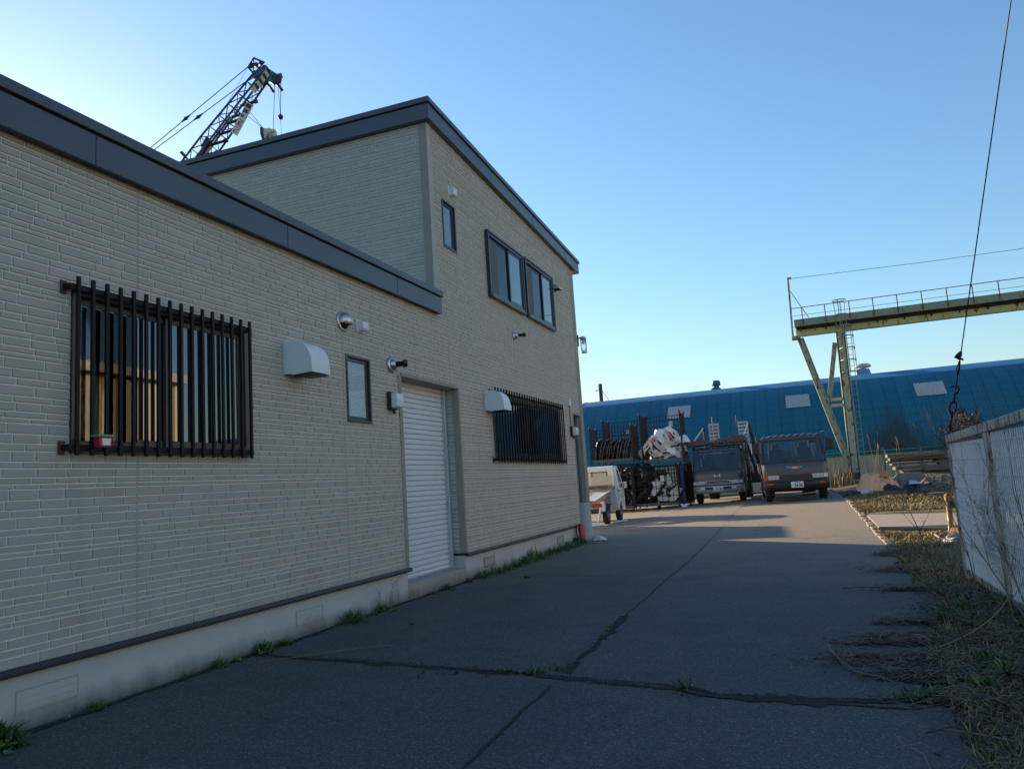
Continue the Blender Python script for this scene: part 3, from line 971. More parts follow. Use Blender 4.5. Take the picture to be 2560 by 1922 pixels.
# tub on the grille
t = thing('plastic_tub', 'small red and white tub with a green lid hung on the black bars', 'tub', (.16, 4.235, 1.885))
M['red_pl'] = mat('red_plastic', (.42, .025, .03), .4, var=.15)
M['green_pl'] = mat('green_plastic', (.04, .34, .13), .4, var=.1)
b = MB(); b.prism([(4.185, 1.895), (4.20, 1.885), (4.275, 1.885), (4.29, 1.895), (4.297, 1.962), (4.178, 1.962)], 'x', .122, .19, 0); b.build('tub', M['red_pl'], t, bevel=.008)
b = MB(); b.prism([(4.205, 1.90), (4.270, 1.90), (4.276, 1.950), (4.199, 1.950)], 'x', .1905, .193, 0); b.build('tub_label', M['white_plastic'], t)
b = MB(); b.box(.116, .196, 4.165, 4.31, 1.962, 1.980); b.build('lid', M['green_pl'], t, bevel=.004)
# pipe guard and extinguisher at the far doorway
t = thing('pipe_guard', 'grey half-round pipe guard standing by the far doorway', 'pipe guard', (.0, 17.85, 0))
M['grey_pl'] = mat('grey_plastic', (.33, .34, .34), .5, var=.1)
b = MB(); b.lathe([(.175, 0), (.175, .02), (.17, .9), (.16, .905)], (.03, 17.85, 0), (0, 0, 1), 24); b.build('guard', M['grey_pl'], t)
b = MB(); b.box(-.01, .02, 17.62, 17.665, 0, .91); b.build('flange', M['grey_pl'], t)
t = thing('fire_extinguisher', 'red fire extinguisher standing at the foot of the grey pipe guard', 'fire extinguisher', (.12, 17.2, 0))
M['red_paint'] = mat('red_paint', (.50, .03, .022), .35, var=.1)
b = MB(); b.lathe([(.065, .02), (.072, .04), (.072, .36), (.05, .41), (.022, .43)], (.12, 17.2, 0), (0, 0, 1), 20); b.build('cylinder', M['red_paint'], t)
b = MB(); b.lathe([(.022, .43), (.03, .44), (.03, .47), (.015, .48)], (.12, 17.2, 0), (0, 0, 1), 12); b.bar((.12, 17.2, .47), (.2, 17.15, .52), .02, .012); b.bar((.12, 17.2, .46), (.2, 17.14, .46), .02, .01); b.build('valve', M['alu'], t)
b = MB(); b.tube([(.10, 17.2, .45), (.04, 17.12, .40), (.03, 17.12, .25), (.05, 17.13, .1)], .012, 8); b.build('hose', M['black_plastic'], t)
# ------------------------------------------------------------------ blue arched shed
SX0, SX1, SYC, SR, SZ0 = -9.55, 44.0, 56.0, 7.05, 0.30
def shed_mat():
    m, t, b = _nodes('blue_sheet_metal')
    uv = N(t, "ShaderNodeUVMap"); uv.uv_map = 'UVMap'
    s = N(t, "ShaderNodeSeparateXYZ"); t.links.new(uv.outputs[0], s.inputs[0])
    def M_(op, a, c=None):
        n = N(t, "ShaderNodeMath", operation=op)
        for k, v in enumerate((a, c)):
            if v is None: continue
            if hasattr(v, 'is_output'): t.links.new(v, n.inputs[k])
            else: n.inputs[k].default_value = v
        return n.outputs[0]
    u, v = s.outputs[0], s.outputs[1]
    pu = M_('DIVIDE', u, .76)
    fu = M_('FRACT', pu)
    iu = M_('FLOOR', pu)
    wn = N(t, "ShaderNodeTexWhiteNoise", noise_dimensions='2D')
    cv = N(t, "ShaderNodeCombineXYZ"); t.links.new(iu, cv.inputs[0]); t.links.new(M_('FLOOR', M_('DIVIDE', M_('ADD', v, .9), 3.7)), cv.inputs[1])
    t.links.new(cv.outputs[0], wn.inputs['Vector'])
    c = mix(t, wn.outputs['Value'], (0.010, 0.118, 0.185), (0.014, 0.140, 0.215))
    c = mix(t, ramp(t, noise(t, .5, 6, .65, stretch=(2.5, 1, .35)), [(.42, 0), (.75, .45)]), c, (0.035, 0.10, 0.15))
    jl = ramp(t, M_('ABSOLUTE', M_('SUBTRACT', fu, .5)), [(.465, 0), (.485, .65)])
    c = mix(t, jl, c, (0.006, 0.03, 0.055))
    # rivets: rows along the purlins
    rv = M_('LESS_THAN', M_('ABSOLUTE', M_('SUBTRACT', M_('FRACT', M_('DIVIDE', v, .62)), .5)), .055)
    ru = M_('LESS_THAN', M_('ABSOLUTE', M_('SUBTRACT', M_('FRACT', M_('DIVIDE', u, .253)), .5)), .13)
    c = mix(t, M_('MULTIPLY', M_('MULTIPLY', rv, ru), .8), c, (0.006, 0.02, 0.03))
    # soot and dirt low on the wall around the old fan opening
    px = M_('SUBTRACT', u, 19.9)
    g = M_('MULTIPLY', M_('ADD', M_('ABSOLUTE', px), 0.0), .55)
    nz = noise(t, 1.2, 6, .65, stretch=(2, 1, .5))
    f = M_('SUBTRACT', M_('ADD', M_('MULTIPLY', nz, 1.6), 1.55), M_('ADD', g, M_('MULTIPLY', v, .42)))
    c = mix(t, ramp(t, f, [(.25, 0), (.9, .85)]), c, (0.045, 0.045, 0.04))
    f2 = M_('SUBTRACT', M_('ADD', M_('MULTIPLY', nz, 2.0), .05), M_('MULTIPLY', v, .5))
    c = mix(t, ramp(t, f2, [(.3, 0), (.9, .6)]), c, (0.03, 0.04, 0.045))
    t.links.new(c, b.inputs['Base Color'])
    b.inputs['Roughness'].default_value = .6
    b.inputs['Specular IOR Level'].default_value = .25
    sn = M_('SINE', M_('MULTIPLY', u, 2 * math.pi / .127))
    bump(t, b, sn, .35, .012)
    return m
M['shed'] = shed_mat()
M['shed_light'] = mat('pale_blue_paint', (.10, .26, .42), .5, var=.15, rust=.12, rscale=3)
M['skylight'] = mat('grey_translucent_sheet', (.40, .40, .385), .6, var=.12, vscale=5, stain=(2.2, (5, 1, .5), .55, (.20, .17, .14), .5))
shed = thing('arched_shed', 'long blue arched corrugated metal shed behind the trucks', 'shed', (15, SYC, SZ0))
angs = [0, 3, 6] + list(range(9, 64, 3)) + [66.0]
cap = [66.0, 78, 90, 96, 102, 105]
back = list(range(105, 181, 5))
def arc_pt(a, r=SR):
    a = math.radians(a)
    return SYC - r * math.cos(a), SZ0 + r * math.sin(a) * 1.0
def arch(name, aa, m, x0=SX0, x1=SX1, r=SR, nseg=1, lift=0.0):
    b = MB(); b.keep = True
    uvs = []
    for i in range(len(aa) - 1):
        (ya, za), (yb, zb_) = arc_pt(aa[i], r + lift), arc_pt(aa[i + 1], r + lift)
        b.add([(x0, ya, za), (x1, ya, za), (x1, yb, zb_), (x0, yb, zb_)], [(0, 1, 2, 3)], 0, True)
        va, vb = math.radians(aa[i]) * r, math.radians(aa[i + 1]) * r
        uvs += [(x0 - SX0, va), (x1 - SX0, va), (x1 - SX0, vb), (x0 - SX0, vb)]
    # weld so that the sheet shades smooth
    import bmesh
    o = b.build(name, m, shed)
    ul = o.data.uv_layers.new(name='UVMap')
    for k, q in enumerate(uvs): ul.data[k].uv = q
    bm = bmesh.new(); bm.from_mesh(o.data); bmesh.ops.remove_doubles(bm, verts=bm.verts, dist=.0005); bm.to_mesh(o.data); bm.free()
    return o
arch('wall', angs, M['shed'])
M['ridge_sunlit_blue'] = mat('ridge_sunlit_sheet', (.022, .165, .34), .6, var=.12, vscale=.8, spec=.25)  # brighter blue paints the sunlight onto the ridge sheets
rc = arch('roof', cap, M['ridge_sunlit_blue'], lift=.0)
arch('roof', back, M['shed'])
e = MB(); e.keep = True
for x in (SX0 + .01, SX1 - .01):
    e.add([(x, *arc_pt(a)) for a in range(0, 181, 6)], [tuple(range(31))])
e.build('end_wall', M['shed_light'], shed)
for (xa, xb, a0, a1) in ((-2.95, -1.45, 43.5, 54), (4.55, 5.98, 43.5, 54), (11.95, 13.55, 43.5, 54), (19.4, 20.9, 43.5, 54)):
    b = MB(); n = 40
    for ja in range(3):
        aa, ab = a0 + (a1 - a0) * ja / 3, a0 + (a1 - a0) * (ja + 1) / 3
        for k in range(n):
            u0, u1 = xa + (xb - xa) * k / n, xa + (xb - xa) * (k + 1) / n
            l0, l1 = .035 + .016 * math.sin(k * 2 * math.pi / 5), .035 + .016 * math.sin((k + 1) * 2 * math.pi / 5)
            ya, za = arc_pt(aa, SR + l0); yb, zb_ = arc_pt(ab, SR + l0); yc, zc = arc_pt(ab, SR + l1); yd, zd = arc_pt(aa, SR + l1)
            b.add([(u0, ya, za), (u1, yd, zd), (u1, yc, zc), (u0, yb, zb_)], [(0, 1, 2, 3)], 0, True)
    b.keep = True
    b.build('skylight', M['skylight'], shed)
# ventilators on the ridge
b = MB(); b.prism([(-.45, 7.15), (.45, 7.15), (.22, 7.42), (-.22, 7.42)], 'y', 55.1, 55.9)
b.lathe([(.18, 0), (.18, .12), (.30, .17), (.30, .40), (.27, .50), (.15, .54)], (0, 55.5, 7.40), (0, 0, 1), 16)
M['vent_blue'] = mat('blue_vent_paint', (.03, .12, .20), .5, var=.2)
b.build('ventilator', M['vent_blue'], shed)
b = MB(); b.prism([(9.1, 7.15), (10.05, 7.15), (9.92, 7.62), (9.22, 7.62)], 'y', 55.0, 55.95); vo_ = b.build('ventilator', M['shed_light'], shed)
b = MB(); b.lathe([(.22, 0), (.2, .12), (.50, .16), (.55, .22), (.50, .32), (.38, .40), (.1, .42)], (9.57, 55.5, 7.60), (0, 0, 1), 20)
M['rusty_white'] = mat('rusty_white', (.55, .50, .47), .55, rust=.35, rscale=4, rcol=(.25, .11, .06))
b.build('ventilator_cap', M['rusty_white'], vo_)
M['gantry_dirt'] = mat('sooty_grey_metal', (.075, .07, .065), .8, var=.3)
# old round fan opening in the sooted patch
yy, zz = arc_pt(17)
b = MB(); b.lathe([(.42, 0), (.42, .05), (.34, .07), (.30, .02)], (10.35, yy - .02, zz), (0, -1, .3), 20); fr_ = b.build('fan_opening', M['gantry_dirt'], shed)
b = MB(); b.lathe([(.15, 0), (.15, .12)], (10.35, yy - .05, zz), (0, -1, .3), 10)
for k in range(5):
    a = k * 2 * math.pi / 5
    b.bar((10.35, yy - .09, zz), (10.35 + .28 * math.cos(a), yy - .09, zz + .28 * math.sin(a)), .09, .02, up=(0, 1, 0))
b.build('fan_blade', M['gantry_dirt'], fr_)
# pole behind the shed
t = thing('utility_pole', 'dark wooden pole rising behind the left end of the blue shed', 'pole', (-10.05, 62, 0))
M['pole_wood'] = mat('pole_wood', (.07, .05, .04), .9, var=.3)
b = MB(); b.tube([(-10.05, 62, 0), (-10.0, 62, 9.45)], [.2, .16], 10); b.build('post', M['pole_wood'], t)
b = MB(); b.tube([(-10.0, 62, 8.9), (-10.3, 62, 8.95), (-10.45, 62, 8.85)], .035, 6); b.tube([(-9.9, 62, 8.9), (-9.6, 62, 8.4), (-9.3, 62, 7.9)], .02, 5); b.build('wire_bracket', M['pole_wood'], t)
# ------------------------------------------------------------------ cream fence with green rail
M['cream'] = mat('cream_ribbed_sheet', (.46, .42, .28), .6, var=.12, vscale=1.5, stain=(2.2, (2, 1, .3), .55, (.16, .13, .09), .6))
M['green_rail'] = mat('teal_green_paint', (.012, .17, .16), .5, var=.2)
fen = thing('boundary_fence', 'cream ribbed metal fence with a teal rail in front of the blue shed', 'fence', (8, 46, .3))
b = MB(); b.keep = True
x = -9
prof = []
while x < 34:
    prof += [(x, 46.0), (x + .13, 46.0), (x + .15, 46.03), (x + .21, 46.03), (x + .23, 46.0)]
    x += .23
vs = [(p[0], p[1], zz) for p in prof for zz in (.1, 1.86)]
b.add(vs, [(2 * i, 2 * i + 2, 2 * i + 3, 2 * i + 1) for i in range(len(prof) - 1)])
b.build('panel', M['cream'], fen)
b = MB(); b.tube([(-9, 45.93, 2.02), (34, 45.93, 2.02)], .045, 8); b.tube([(-9, 45.95, 1.90), (34, 45.95, 1.90)], .03, 6); b.build('rail', M['green_rail'], fen)
x = -8.6
while x < 34:
    b = MB(); b.box(x - .04, x + .04, 45.86, 45.94, .1, 2.2); b.build('post', M['green_rail'], fen); x += 1.79

# ------------------------------------------------------------------ gantry crane
def rusty(name, col, rust, rs=2.2, stretch=(3, 3, .8)):
    return mat(name, col, .5, var=.15, vscale=1.5, rust=rust, rscale=rs, rstretch=stretch, bmp=.15, bscale=20)
M['gantry'] = rusty('yellow_green_paint', (.45, .43, .18), .40)
M['gantry_leg'] = rusty('pale_green_rusty_paint', (.36, .39, .26), .43, 3.0, (2.2, 2.2, 1.0))
M['gantry_dark'] = rusty('dirty_green_paint', (.20, .235, .165), .38, 2.5, (5, 1, .5))
M['gantry_black'] = mat('sooty_steel_and_shade', (.035, .03, .025), .85, var=.5, vscale=3)
M['pipe_rust'] = rusty('rusty_handrail', (.30, .22, .17), .62, 5, None)
M['pipe_green'] = mat('pale_green_pipe', (.20, .26, .22), .5, var=.2, rust=.2)
G = thing('gantry_crane', 'rusty yellow-green gantry crane with a walkway and caged ladder beside the blue shed', 'gantry crane', (7.6, 43.8, .5))
GX1 = 31.0
b = MB(); b.box(5.55, GX1, 43.62, 43.67, 8.55, 9.2); b.box(5.55, GX1, 43.48, 43.82, 8.44, 8.53); b.box(5.55, GX1, 43.53, 43.77, 9.2, 9.24)
b.build('girder', M['gantry'], G)
b = MB(); b.box(5.55, GX1, 43.47, 43.476, 8.53, 8.76); b.build('girder_flange', M['gantry'], G)
b = MB(); b.box(5.50, GX1, 42.98, 43.03, 8.93, 9.28); b.box(5.5, GX1, 43.03, 43.6, 8.93, 8.96); b.box(5.5, GX1, 42.92, 42.98, 8.90, 8.94); b.build('walkway', M['gantry_dark'], G)
b = MB(); b.box(5.6, GX1, 43.40, 43.46, 8.77, 8.92)  # black strip stands in for the shade under the walkway; brackets follow
x = 5.8
while x < GX1:
    b.bar((x, 43.05, 8.92), (x, 43.6, 8.6), .06); x += 1.26
b.build('walkway_bracket_and_shade', M['gantry_black'], G)
b = MB(); b.tube([(5.45, 42.96, 9.90), (GX1, 42.96, 9.93)], .022, 6); b.tube([(5.45, 42.96, 9.48), (GX1, 42.96, 9.50)], .012, 5); b.build('handrail', M['pipe_rust'], G)
for k in range(21):
    x = 5.95 + 1.14 * k if k < 2 else 8.28 + 1.135 * (k - 2)
    b = MB(); b.bar((x, 42.96, 8.93), (x, 42.96, 9.91), .045, .045); b.build('handrail_post', M['pipe_rust'], G)
b = MB(); b.bar((5.36, 43.1, 8.35), (5.45, 43.1, 11.62), .10, .12, up=(0, 1, 0)); b.bar((5.48, 43.1, 10.9), (6.25, 43.0, 9.32), .04); b.box(5.40, 5.62, 43.05, 43.15, 11.55, 11.66)
b.box(5.30, 5.75, 43.2, 43.9, 8.30, 8.44); b.build('mast', M['gantry_leg'], G)
b = MB(); b.tube([(5.55, 43.1, 11.58), (12, 43.1, 11.42), (20, 43.1, 11.36), (GX1, 43.1, 11.55)], .012, 4); b.build('overhead_wire', M['gantry_black'], G)
def leg_frame(dx, sgn=1):
    X = lambda x: dx + sgn * (x - 7.65)
    def hbeam(p, q, w, h, name, m):
        b = MB(); p, q = Vector(p), Vector(q)
        d = (q - p).normalized(); a = d.cross(Vector((0, 1, 0))).normalized()
        for s in (-1, 1):
            b.bar(p + a * s * (w / 2 - .015), q + a * s * (w / 2 - .015), .03, h, up=(0, 1, 0))
        b.bar(p, q, w - .06, .025, up=(0, 1, 0))
        b.build(name, m, G)
    hbeam((X(7.74), 43.65, 8.44), (X(7.64), 43.65, .95), .46, .34, 'column', M['gantry_leg'])
    b = MB(); b.bar((X(7.74), 43.46, 8.44), (X(7.64), 43.46, .95), .30, .02, up=(0, 1, 0)); b.build('cover_plate', M['gantry_leg'], G)
    hbeam((X(5.72), 43.65, 8.34), (X(7.50), 43.65, 1.0), .34, .26, 'brace', M['gantry_leg'])
    hbeam((X(7.42), 43.65, 7.9), (X(6.78), 43.65, 4.75), .24, .2, 'brace', M['gantry_leg'])
    b = MB(); b.bar((X(6.83), 43.65, 4.87), (X(7.5), 43.65, 4.87), .16, .12, up=(0, 1, 0)); b.bar((X(6.85), 43.65, 4.55), (X(7.5), 43.65, 4.55), .16, .12, up=(0, 1, 0)); b.build('cross_tie', M['gantry'], G)
    b = MB(); b.box(X(7.6) - .55, X(7.6) + .55, 43.2, 44.1, .0, .62); b.build('footing', M['step'], G, bevel=.02)
    b = MB(); b.box(X(7.5) - .35, X(7.5) + .35, 43.35, 43.95, .62, .98); b.build('bogie', M['gantry_black'], G, bevel=.02)
leg_frame(7.65)
leg_frame(29.6, -1)
# ladder and cage
b = MB()
for x in (7.99, 8.23):
    b.bar((x + .0, 43.3, 8.9), (x - .09, 43.3, 1.2), .03)
z = 1.4
while z < 8.8:
    xx = 7.99 - .09 * (8.9 - z) / 7.7
    b.bar((xx, 43.3, z), (xx + .24, 43.3, z), .02); z += .3
b.build('ladder', M['pipe_green'], G)
cg = MB()
def hoop(z, r=.34, top=False):
    cx = 7.80 - .09 * (8.9 - z) / 7.7 if not top else 7.79
    pts = [(cx + .02 + r * math.cos(a), 43.05 + r * .9 * math.sin(a), z) for a in [math.pi * 2 * k / 18 for k in range(19)]]
    cg.tube(pts, .028, 5)
for z in (6.19, 6.82, 7.45, 8.08, 8.65): 
    cx = 7.95
    cg.tube([(cx + .36 * math.cos(a), 43.12 - .42 * max(0, math.sin(a)), z) for a in [math.pi * k / 10 for k in range(11)]], .03, 5)
    cg.bar((7.59, 43.12, z), (7.6, 43.5, z), .05); cg.bar((8.31, 43.12, z), (8.3, 43.5, z), .05)
for z in (9.25, 10.02): hoop(z, .34 if z > 9.5 else .31, True)
for k in range(6):
    a = 2 * math.pi * k / 6 + .3
    cg.bar((7.81 + .29 * math.cos(a), 43.05 + .26 * math.sin(a), 8.6), (7.81 + .34 * math.cos(a), 43.05 + .3 * math.sin(a), 10.02), .04, .015)
for a in (0.4, 1.57, 2.7):
    cg.bar((7.95 + .36 * math.cos(a), 43.12 - .42 * math.sin(a), 6.19), (7.95 + .36 * math.cos(a), 43.12 - .42 * math.sin(a), 8.65), .03, .012)
cg.build('safety_cage', M['pipe_green'], G)

# ------------------------------------------------------------------ crawler crane beyond the building
M['cr_steel'] = mat('dark_blue_boom_paint', (.030, .050, .095), .5, var=.25, vscale=2)
M['cr_blue'] = mat('blue_crane_paint', (.02, .14, .30), .45, var=.2)
M['cr_dark'] = mat('dark_tube_steel', (.025, .025, .04), .55, var=.3)
M['cr_white'] = mat('white_board', (.62, .64, .66), .5, var=.06)
M['cr_cream'] = mat('cream_crane_paint', (.55, .50, .36), .5, var=.15)
M['black_paint'] = mat('black_paint', (.015, .015, .017), .5)
M['red_letter'] = mat('red_letter', (.55, .10, .08), .5)
M['blue_letter'] = mat('blue_letter', (.03, .09, .35), .5)
A0, A2 = Vector((-33.3, 41.45, 26.33)), Vector((-27.80, 42.56, 32.62))
ax = (A2 - A0).normalized()
view = Vector((5, 0, 1.4)) - A0; view.normalize()
pp = ax.cross(view).normalized()          # across the boom as seen from the yard (points left-up)
if pp.x > 0: pp = -pp
qq = pp.cross(ax).normalized()
if qq.dot(view) < 0: qq = -qq
foot = A0 - ax * ((A0.z - 3.0) / ax.z)
crane = thing('crawler_crane', 'dark blue lattice boom crane rising behind the office building, hook block hanging', 'crane', (foot.x, foot.y, 0))
Ltot = (A2 - foot).length
def chord(k, s):
    hw = .60 if s < Ltot - 7 else .60 - .22 * (s - (Ltot - 7)) / 7
    if s > Ltot - 8: hw *= 1.0
    an = math.radians(45 + 90 * k + 32)
    return foot + ax * s + (pp * math.cos(an) + qq * math.sin(an)) * hw * 1.30
b = MB()
for k in range(4):
    b.tube([chord(k, 0), chord(k, Ltot - 7), chord(k, Ltot - .9)], .075, 6)
s = 0.0
step_ = 1.05
flip = 0
while s < Ltot - 1.6:
    for k in range(4):
        k2 = (k + 1) % 4
        if flip % 2 == 0: b.bar(chord(k, s), chord(k2, s + step_), .052)
        else: b.bar(chord(k2, s), chord(k, s + step_), .052)
        b.bar(chord(k, s), chord(k2, s), .048)
    if flip % 3 == 0: b.bar(chord(0, s), chord(2, s), .03)
    s += step_; flip += 1
b.build('boom', M['cr_steel'], crane)
# side pipe clamps
rr_ = random.Random(4)
RV = Vector(RX); RVh = (RV * 1.0 + Vector(UX) * .30).normalized()
for s_ in (Ltot - 2.75, Ltot - 3.75, Ltot - 4.35, Ltot - 5.35, Ltot - 6.3, Ltot - 7.4, Ltot - 8.4):
    p = foot + ax * (s_ - .65) + RV * .10 - ax * .25 + qq * .2
    b = MB(); b.tube([p, p + RVh * 1.05, p + RVh * 1.05, p + RVh * 1.30], [.105, .105, .165, .15], 10)
    b.build('pipe_arm', M['cr_dark'], crane)
# inner ladder / cylinder seen through the lattice
b = MB(); p0 = foot + ax * (Ltot - 8.2); b.tube([p0, foot + ax * (Ltot - 4.6)], [.09, .07], 8); b.tube([foot + ax * (Ltot - 7.6) + pp * .2, foot + ax * (Ltot - 6.8) + pp * .3], .2, 8); b.build('hoist_cylinder', M['cr_dark'], crane)
b = MB(); b.bar(foot + ax * (Ltot - 9.2) - qq * .3, foot + ax * (Ltot - 7.0) - qq * .3, .55, .02, up=tuple(qq)); b.build('rear_board', M['cr_white'], crane)
# joint lugs
b = MB()
jp = foot + ax * (Ltot - 8.9)
b.bar(jp + pp * .75, jp + pp * 1.2 + ax * .1, .22, .14, up=tuple(qq)); b.bar(jp + pp * .8, jp - pp * .6 - ax * .25, .14, .12, up=tuple(qq)); b.build('boom_joint', M['cr_steel'], crane)
# head
H = foot + ax * (Ltot - .9)
b = MB()
b.bar(H - ax * .55 + qq * .22, H + ax * .45 + qq * .22, .95, .05, up=tuple(qq)); b.bar(H - ax * .55 - qq * .22, H + ax * .45 - qq * .22, .95, .05, up=tuple(qq))
rt = H + RV * .75 + Vector((0, 0, -.15))
b.bar(H + ax * .3, rt + RV * .25 - Vector((0, 0, .15)), .75, .55, up=tuple(qq))
b.bar(rt + RV * .18 + Vector((0, 0, .02)), rt + RV * .72 + Vector((0, 0, .18)), .36, .4, up=tuple(qq))
b.build('boom_head', M['cr_blue'], crane)
b = MB()
for dq in (-.18, 0, .18):
    b.lathe([(.33, -.035), (.36, -.03), (.28, 0), (.36, .03), (.33, .035)], rt + RV * .30 + qq * dq - Vector((0, 0, .12)), tuple(qq), 18)
b.lathe([(.22, -.2), (.22, .2)], H + ax * .55 + pp * .15, tuple(qq), 14)
b.build('sheave', M['cr_dark'], crane)
b = MB()
for o_ in (Vector((0, 0, 0)), RV * .62 + Vector((0, 0, .12))):
    p = H + RV * .42 - Vector((0, 0, .62)) + o_; b.tube([p, p + RV * .42 - Vector((0, 0, .62))], .10, 10)
b.build('guide_roller', M['cr_dark'], crane)
b = MB(); hz0, hz1 = H - ax * 1.35 - pp * .16 + qq * .62, H + ax * .62 - pp * .16 + qq * .62
b.bar(hz0, hz1, .40, .02, up=tuple(qq)); hz = b.build('hazard_plate', M['cr_cream'], crane)
b = MB()
for k in range(4):
    c0 = hz0.lerp(hz1, .16 + .235 * k) + qq * .014
    b.add([c0 - pp * .19 - ax * .02, c0 - pp * .19 + ax * .20, c0 + pp * .19 + ax * .34, c0 + pp * .19 + ax * .12], [(0, 1, 2, 3)])
b.build('hazard_stripe', M['black_paint'], hz)
b = MB()
mt = H + pp * .50 - ax * .25
pts = [mt, mt + pp * .55 + ax * .1, mt + pp * .62 + ax * .85, mt - pp * .1 + ax * 1.1]
for dq in (-.25, .25):
    q_ = [p + qq * dq for p in pts]
    for i in range(4): b.bar(q_[i], q_[(i + 1) % 4], .06)
    b.bar(q_[0], q_[2], .05); b.bar(q_[1], q_[3], .05); b.bar(q_[1].lerp(q_[2], .5), q_[3].lerp(q_[0], .5), .05)
for p in pts: b.bar(p - qq * .25, p + qq * .25, .05)
for k in range(3):
    b.lathe([(.16, -.2), (.16, .2)], pts[1].lerp(pts[3], .2 + .3 * k), tuple(qq), 10)
b.build('backstay_frame', M['cr_steel'], crane)
# ropes
def C3(*p): return Vector(p)
b = MB()
PB1, PB2 = C3(-36.655, 40.09, 27.2), C3(-36.41, 40.2, 27.07)
PT1 = pts[1] + qq * .2; PT2 = pts[0] - qq * .2 - pp * .1
for T_, B_ in ((PT1, PB1), (PT2, PB2)):
    d = (B_ - T_)
    b.tube([T_, T_ + d * 3.2], .032, 5)
b.build('pendant_rope', M['cr_dark'], crane)
b = MB()
for T_, B_, f in ((PT1, PB1, .62), (PT2, PB2, .55)):
    p = T_ + (B_ - T_) * f; d = (B_ - T_).normalized()
    b.tube([p - d * .45, p - d * .15, p, p + d * .15, p + d * .45], [.035, .08, .14, .08, .035], 8)
b.build('rope_socket', M['cr_dark'], crane)
HK = C3(-28.33, 43.05, 27.62)
b = MB()
tp = rt + RV * .30 - Vector((0, 0, .4))
b.tube([tp + RV * -.12, HK + RV * .30 + C3(0, 0, .5)], .02, 4)
b.tube([H - ax * 2.5 - pp * .55, HK - RV * .40 + C3(0, 0, .5)], .018, 4); b.tube([H - ax * 2.9 - pp * .6, HK - RV * .34 + C3(0, 0, .5)], .018, 4)
BL = C3(-27.45, 43.24, 28.92)
b.tube([rt + RV * .62 - C3(0, 0, .1), BL + C3(0, 0, .3)], .022, 4); b.tube([rt + RV * .4 - C3(0, 0, .3), BL + C3(-.02, 0, .3)], .014, 4); b.tube([BL, BL - C3(-.05, 0, 4.5)], .02, 4)
b.tube([pts[1], foot + ax * (Ltot - 5.5) + pp * .5], .014, 4)
b.build('hoist_rope', M['cr_dark'], crane)
b = MB(); b.lathe([(.03, .34), (.05, .22), (.16, .14), (.19, 0), (.15, -.12), (.05, -.19)], BL, (0, 0, 1), 14); b.build('headache_ball', M['cr_dark'], crane)
def onview(c, pts2):                       # outline in the plane facing the yard
    return [c + RV * a + C3(0, 0, 1) * z for a, z in pts2]
nrm = RV.cross(C3(0, 0, 1)).normalized()
b = MB(); o2 = [(-.50, .50), (-.34, .50), (-.06, .45), (.04, .52), (.22, .43), (.50, .40), (.52, .05), (.38, -.30), (.12, -.62), (-.16, -.62), (-.42, -.2)]
A_ = onview(HK + nrm * .22, o2); B_ = onview(HK - nrm * .22, o2); n = len(o2)
b.add(A_ + B_, [tuple(range(n)), tuple(range(n, 2 * n))[::-1]] + [(k, (k + 1) % n, n + (k + 1) % n, n + k) for k in range(n)])
hb = b.build('hook_block', M['cr_cream'], crane, bevel=.03)
b = MB(); q2 = [(-.56, .52), (-.36, .52), (-.36, .1), (-.2, -.64), (-.42, -.5), (-.56, .0)]
A_ = onview(HK + nrm * .3, q2); B_ = onview(HK - nrm * .3, q2); n = len(q2)
b.add(A_ + B_, [tuple(range(n)), tuple(range(n, 2 * n))[::-1]] + [(k, (k + 1) % n, n + (k + 1) % n, n + k) for k in range(n)])
b.build('side_plate', M['cr_dark'], hb)
vs_ = 1 if nrm.dot(view) > 0 else -1
b = MB(); b.lathe([(.22, 0), (.22, .03), (.1, .05), (.1, .09)], HK + nrm * .225 * vs_ + RV * .12 - C3(0, 0, .08), tuple(nrm * vs_), 14); b.build('sheave_pin', M['gantry_leg'], hb)
b = MB(); b.add([p + nrm * .01 * vs_ for p in onview(HK + nrm * .226 * vs_, [(-.02, .14), (.44, .26), (.44, .12), (.2, .0)])], [(0, 1, 2, 3)]); b.build('green_mark', M['green_pl'], hb)
b = MB(); b.add([p + nrm * .01 * vs_ for p in onview(HK + nrm * .226 * vs_, [(-.2, -.12), (-.02, -.12), (.1, -.5), (-.06, -.55)])], [(0, 1, 2, 3)]); b.build('black_mark', M['black_paint'], hb)
# company board on the boom side
SA, SB_ = C3(-30.85, 42.25, 27.95) + view * 1.1, C3(-29.5, 42.4, 30.0) + view * 1.1
sx_d = (SB_ - SA).normalized(); Ls = (SB_ - SA).length
sup = (-pp - (-pp).dot(sx_d) * sx_d).normalized() * -1
b = MB(); mid_ = (SA + SB_) / 2
b.bar(SA, SB_, .50, .03, up=tuple(sx_d.cross(sup)))
sg = b.build('sign_board', M['cr_white'], crane)
fz = sx_d.cross(sup).normalized()
fsgn = 1 if fz.dot(view) > 0 else -1
b = MB()
if fsgn < 0: sup = -sup
def sfr(u, v=0): return frame(SA + sx_d * (Ls * u) + sup * v + sx_d.cross(sup).normalized() * .018, sx_d, sup)
text_part('lettering', 'T', .40, sfr(.08), M['black_paint'], sg, bold=.012, squeeze=.8)
text_part('lettering', 'O', .40, sfr(.18), M['red_letter'], sg, bold=.012, squeeze=.7)
text_part('lettering', 'JYU', .40, sfr(.37), M['black_paint'], sg, bold=.012, squeeze=.8)
text_part('lettering', '東重', .40, sfr(.83), M['black_paint'], sg, bold=.012, squeeze=1.0)
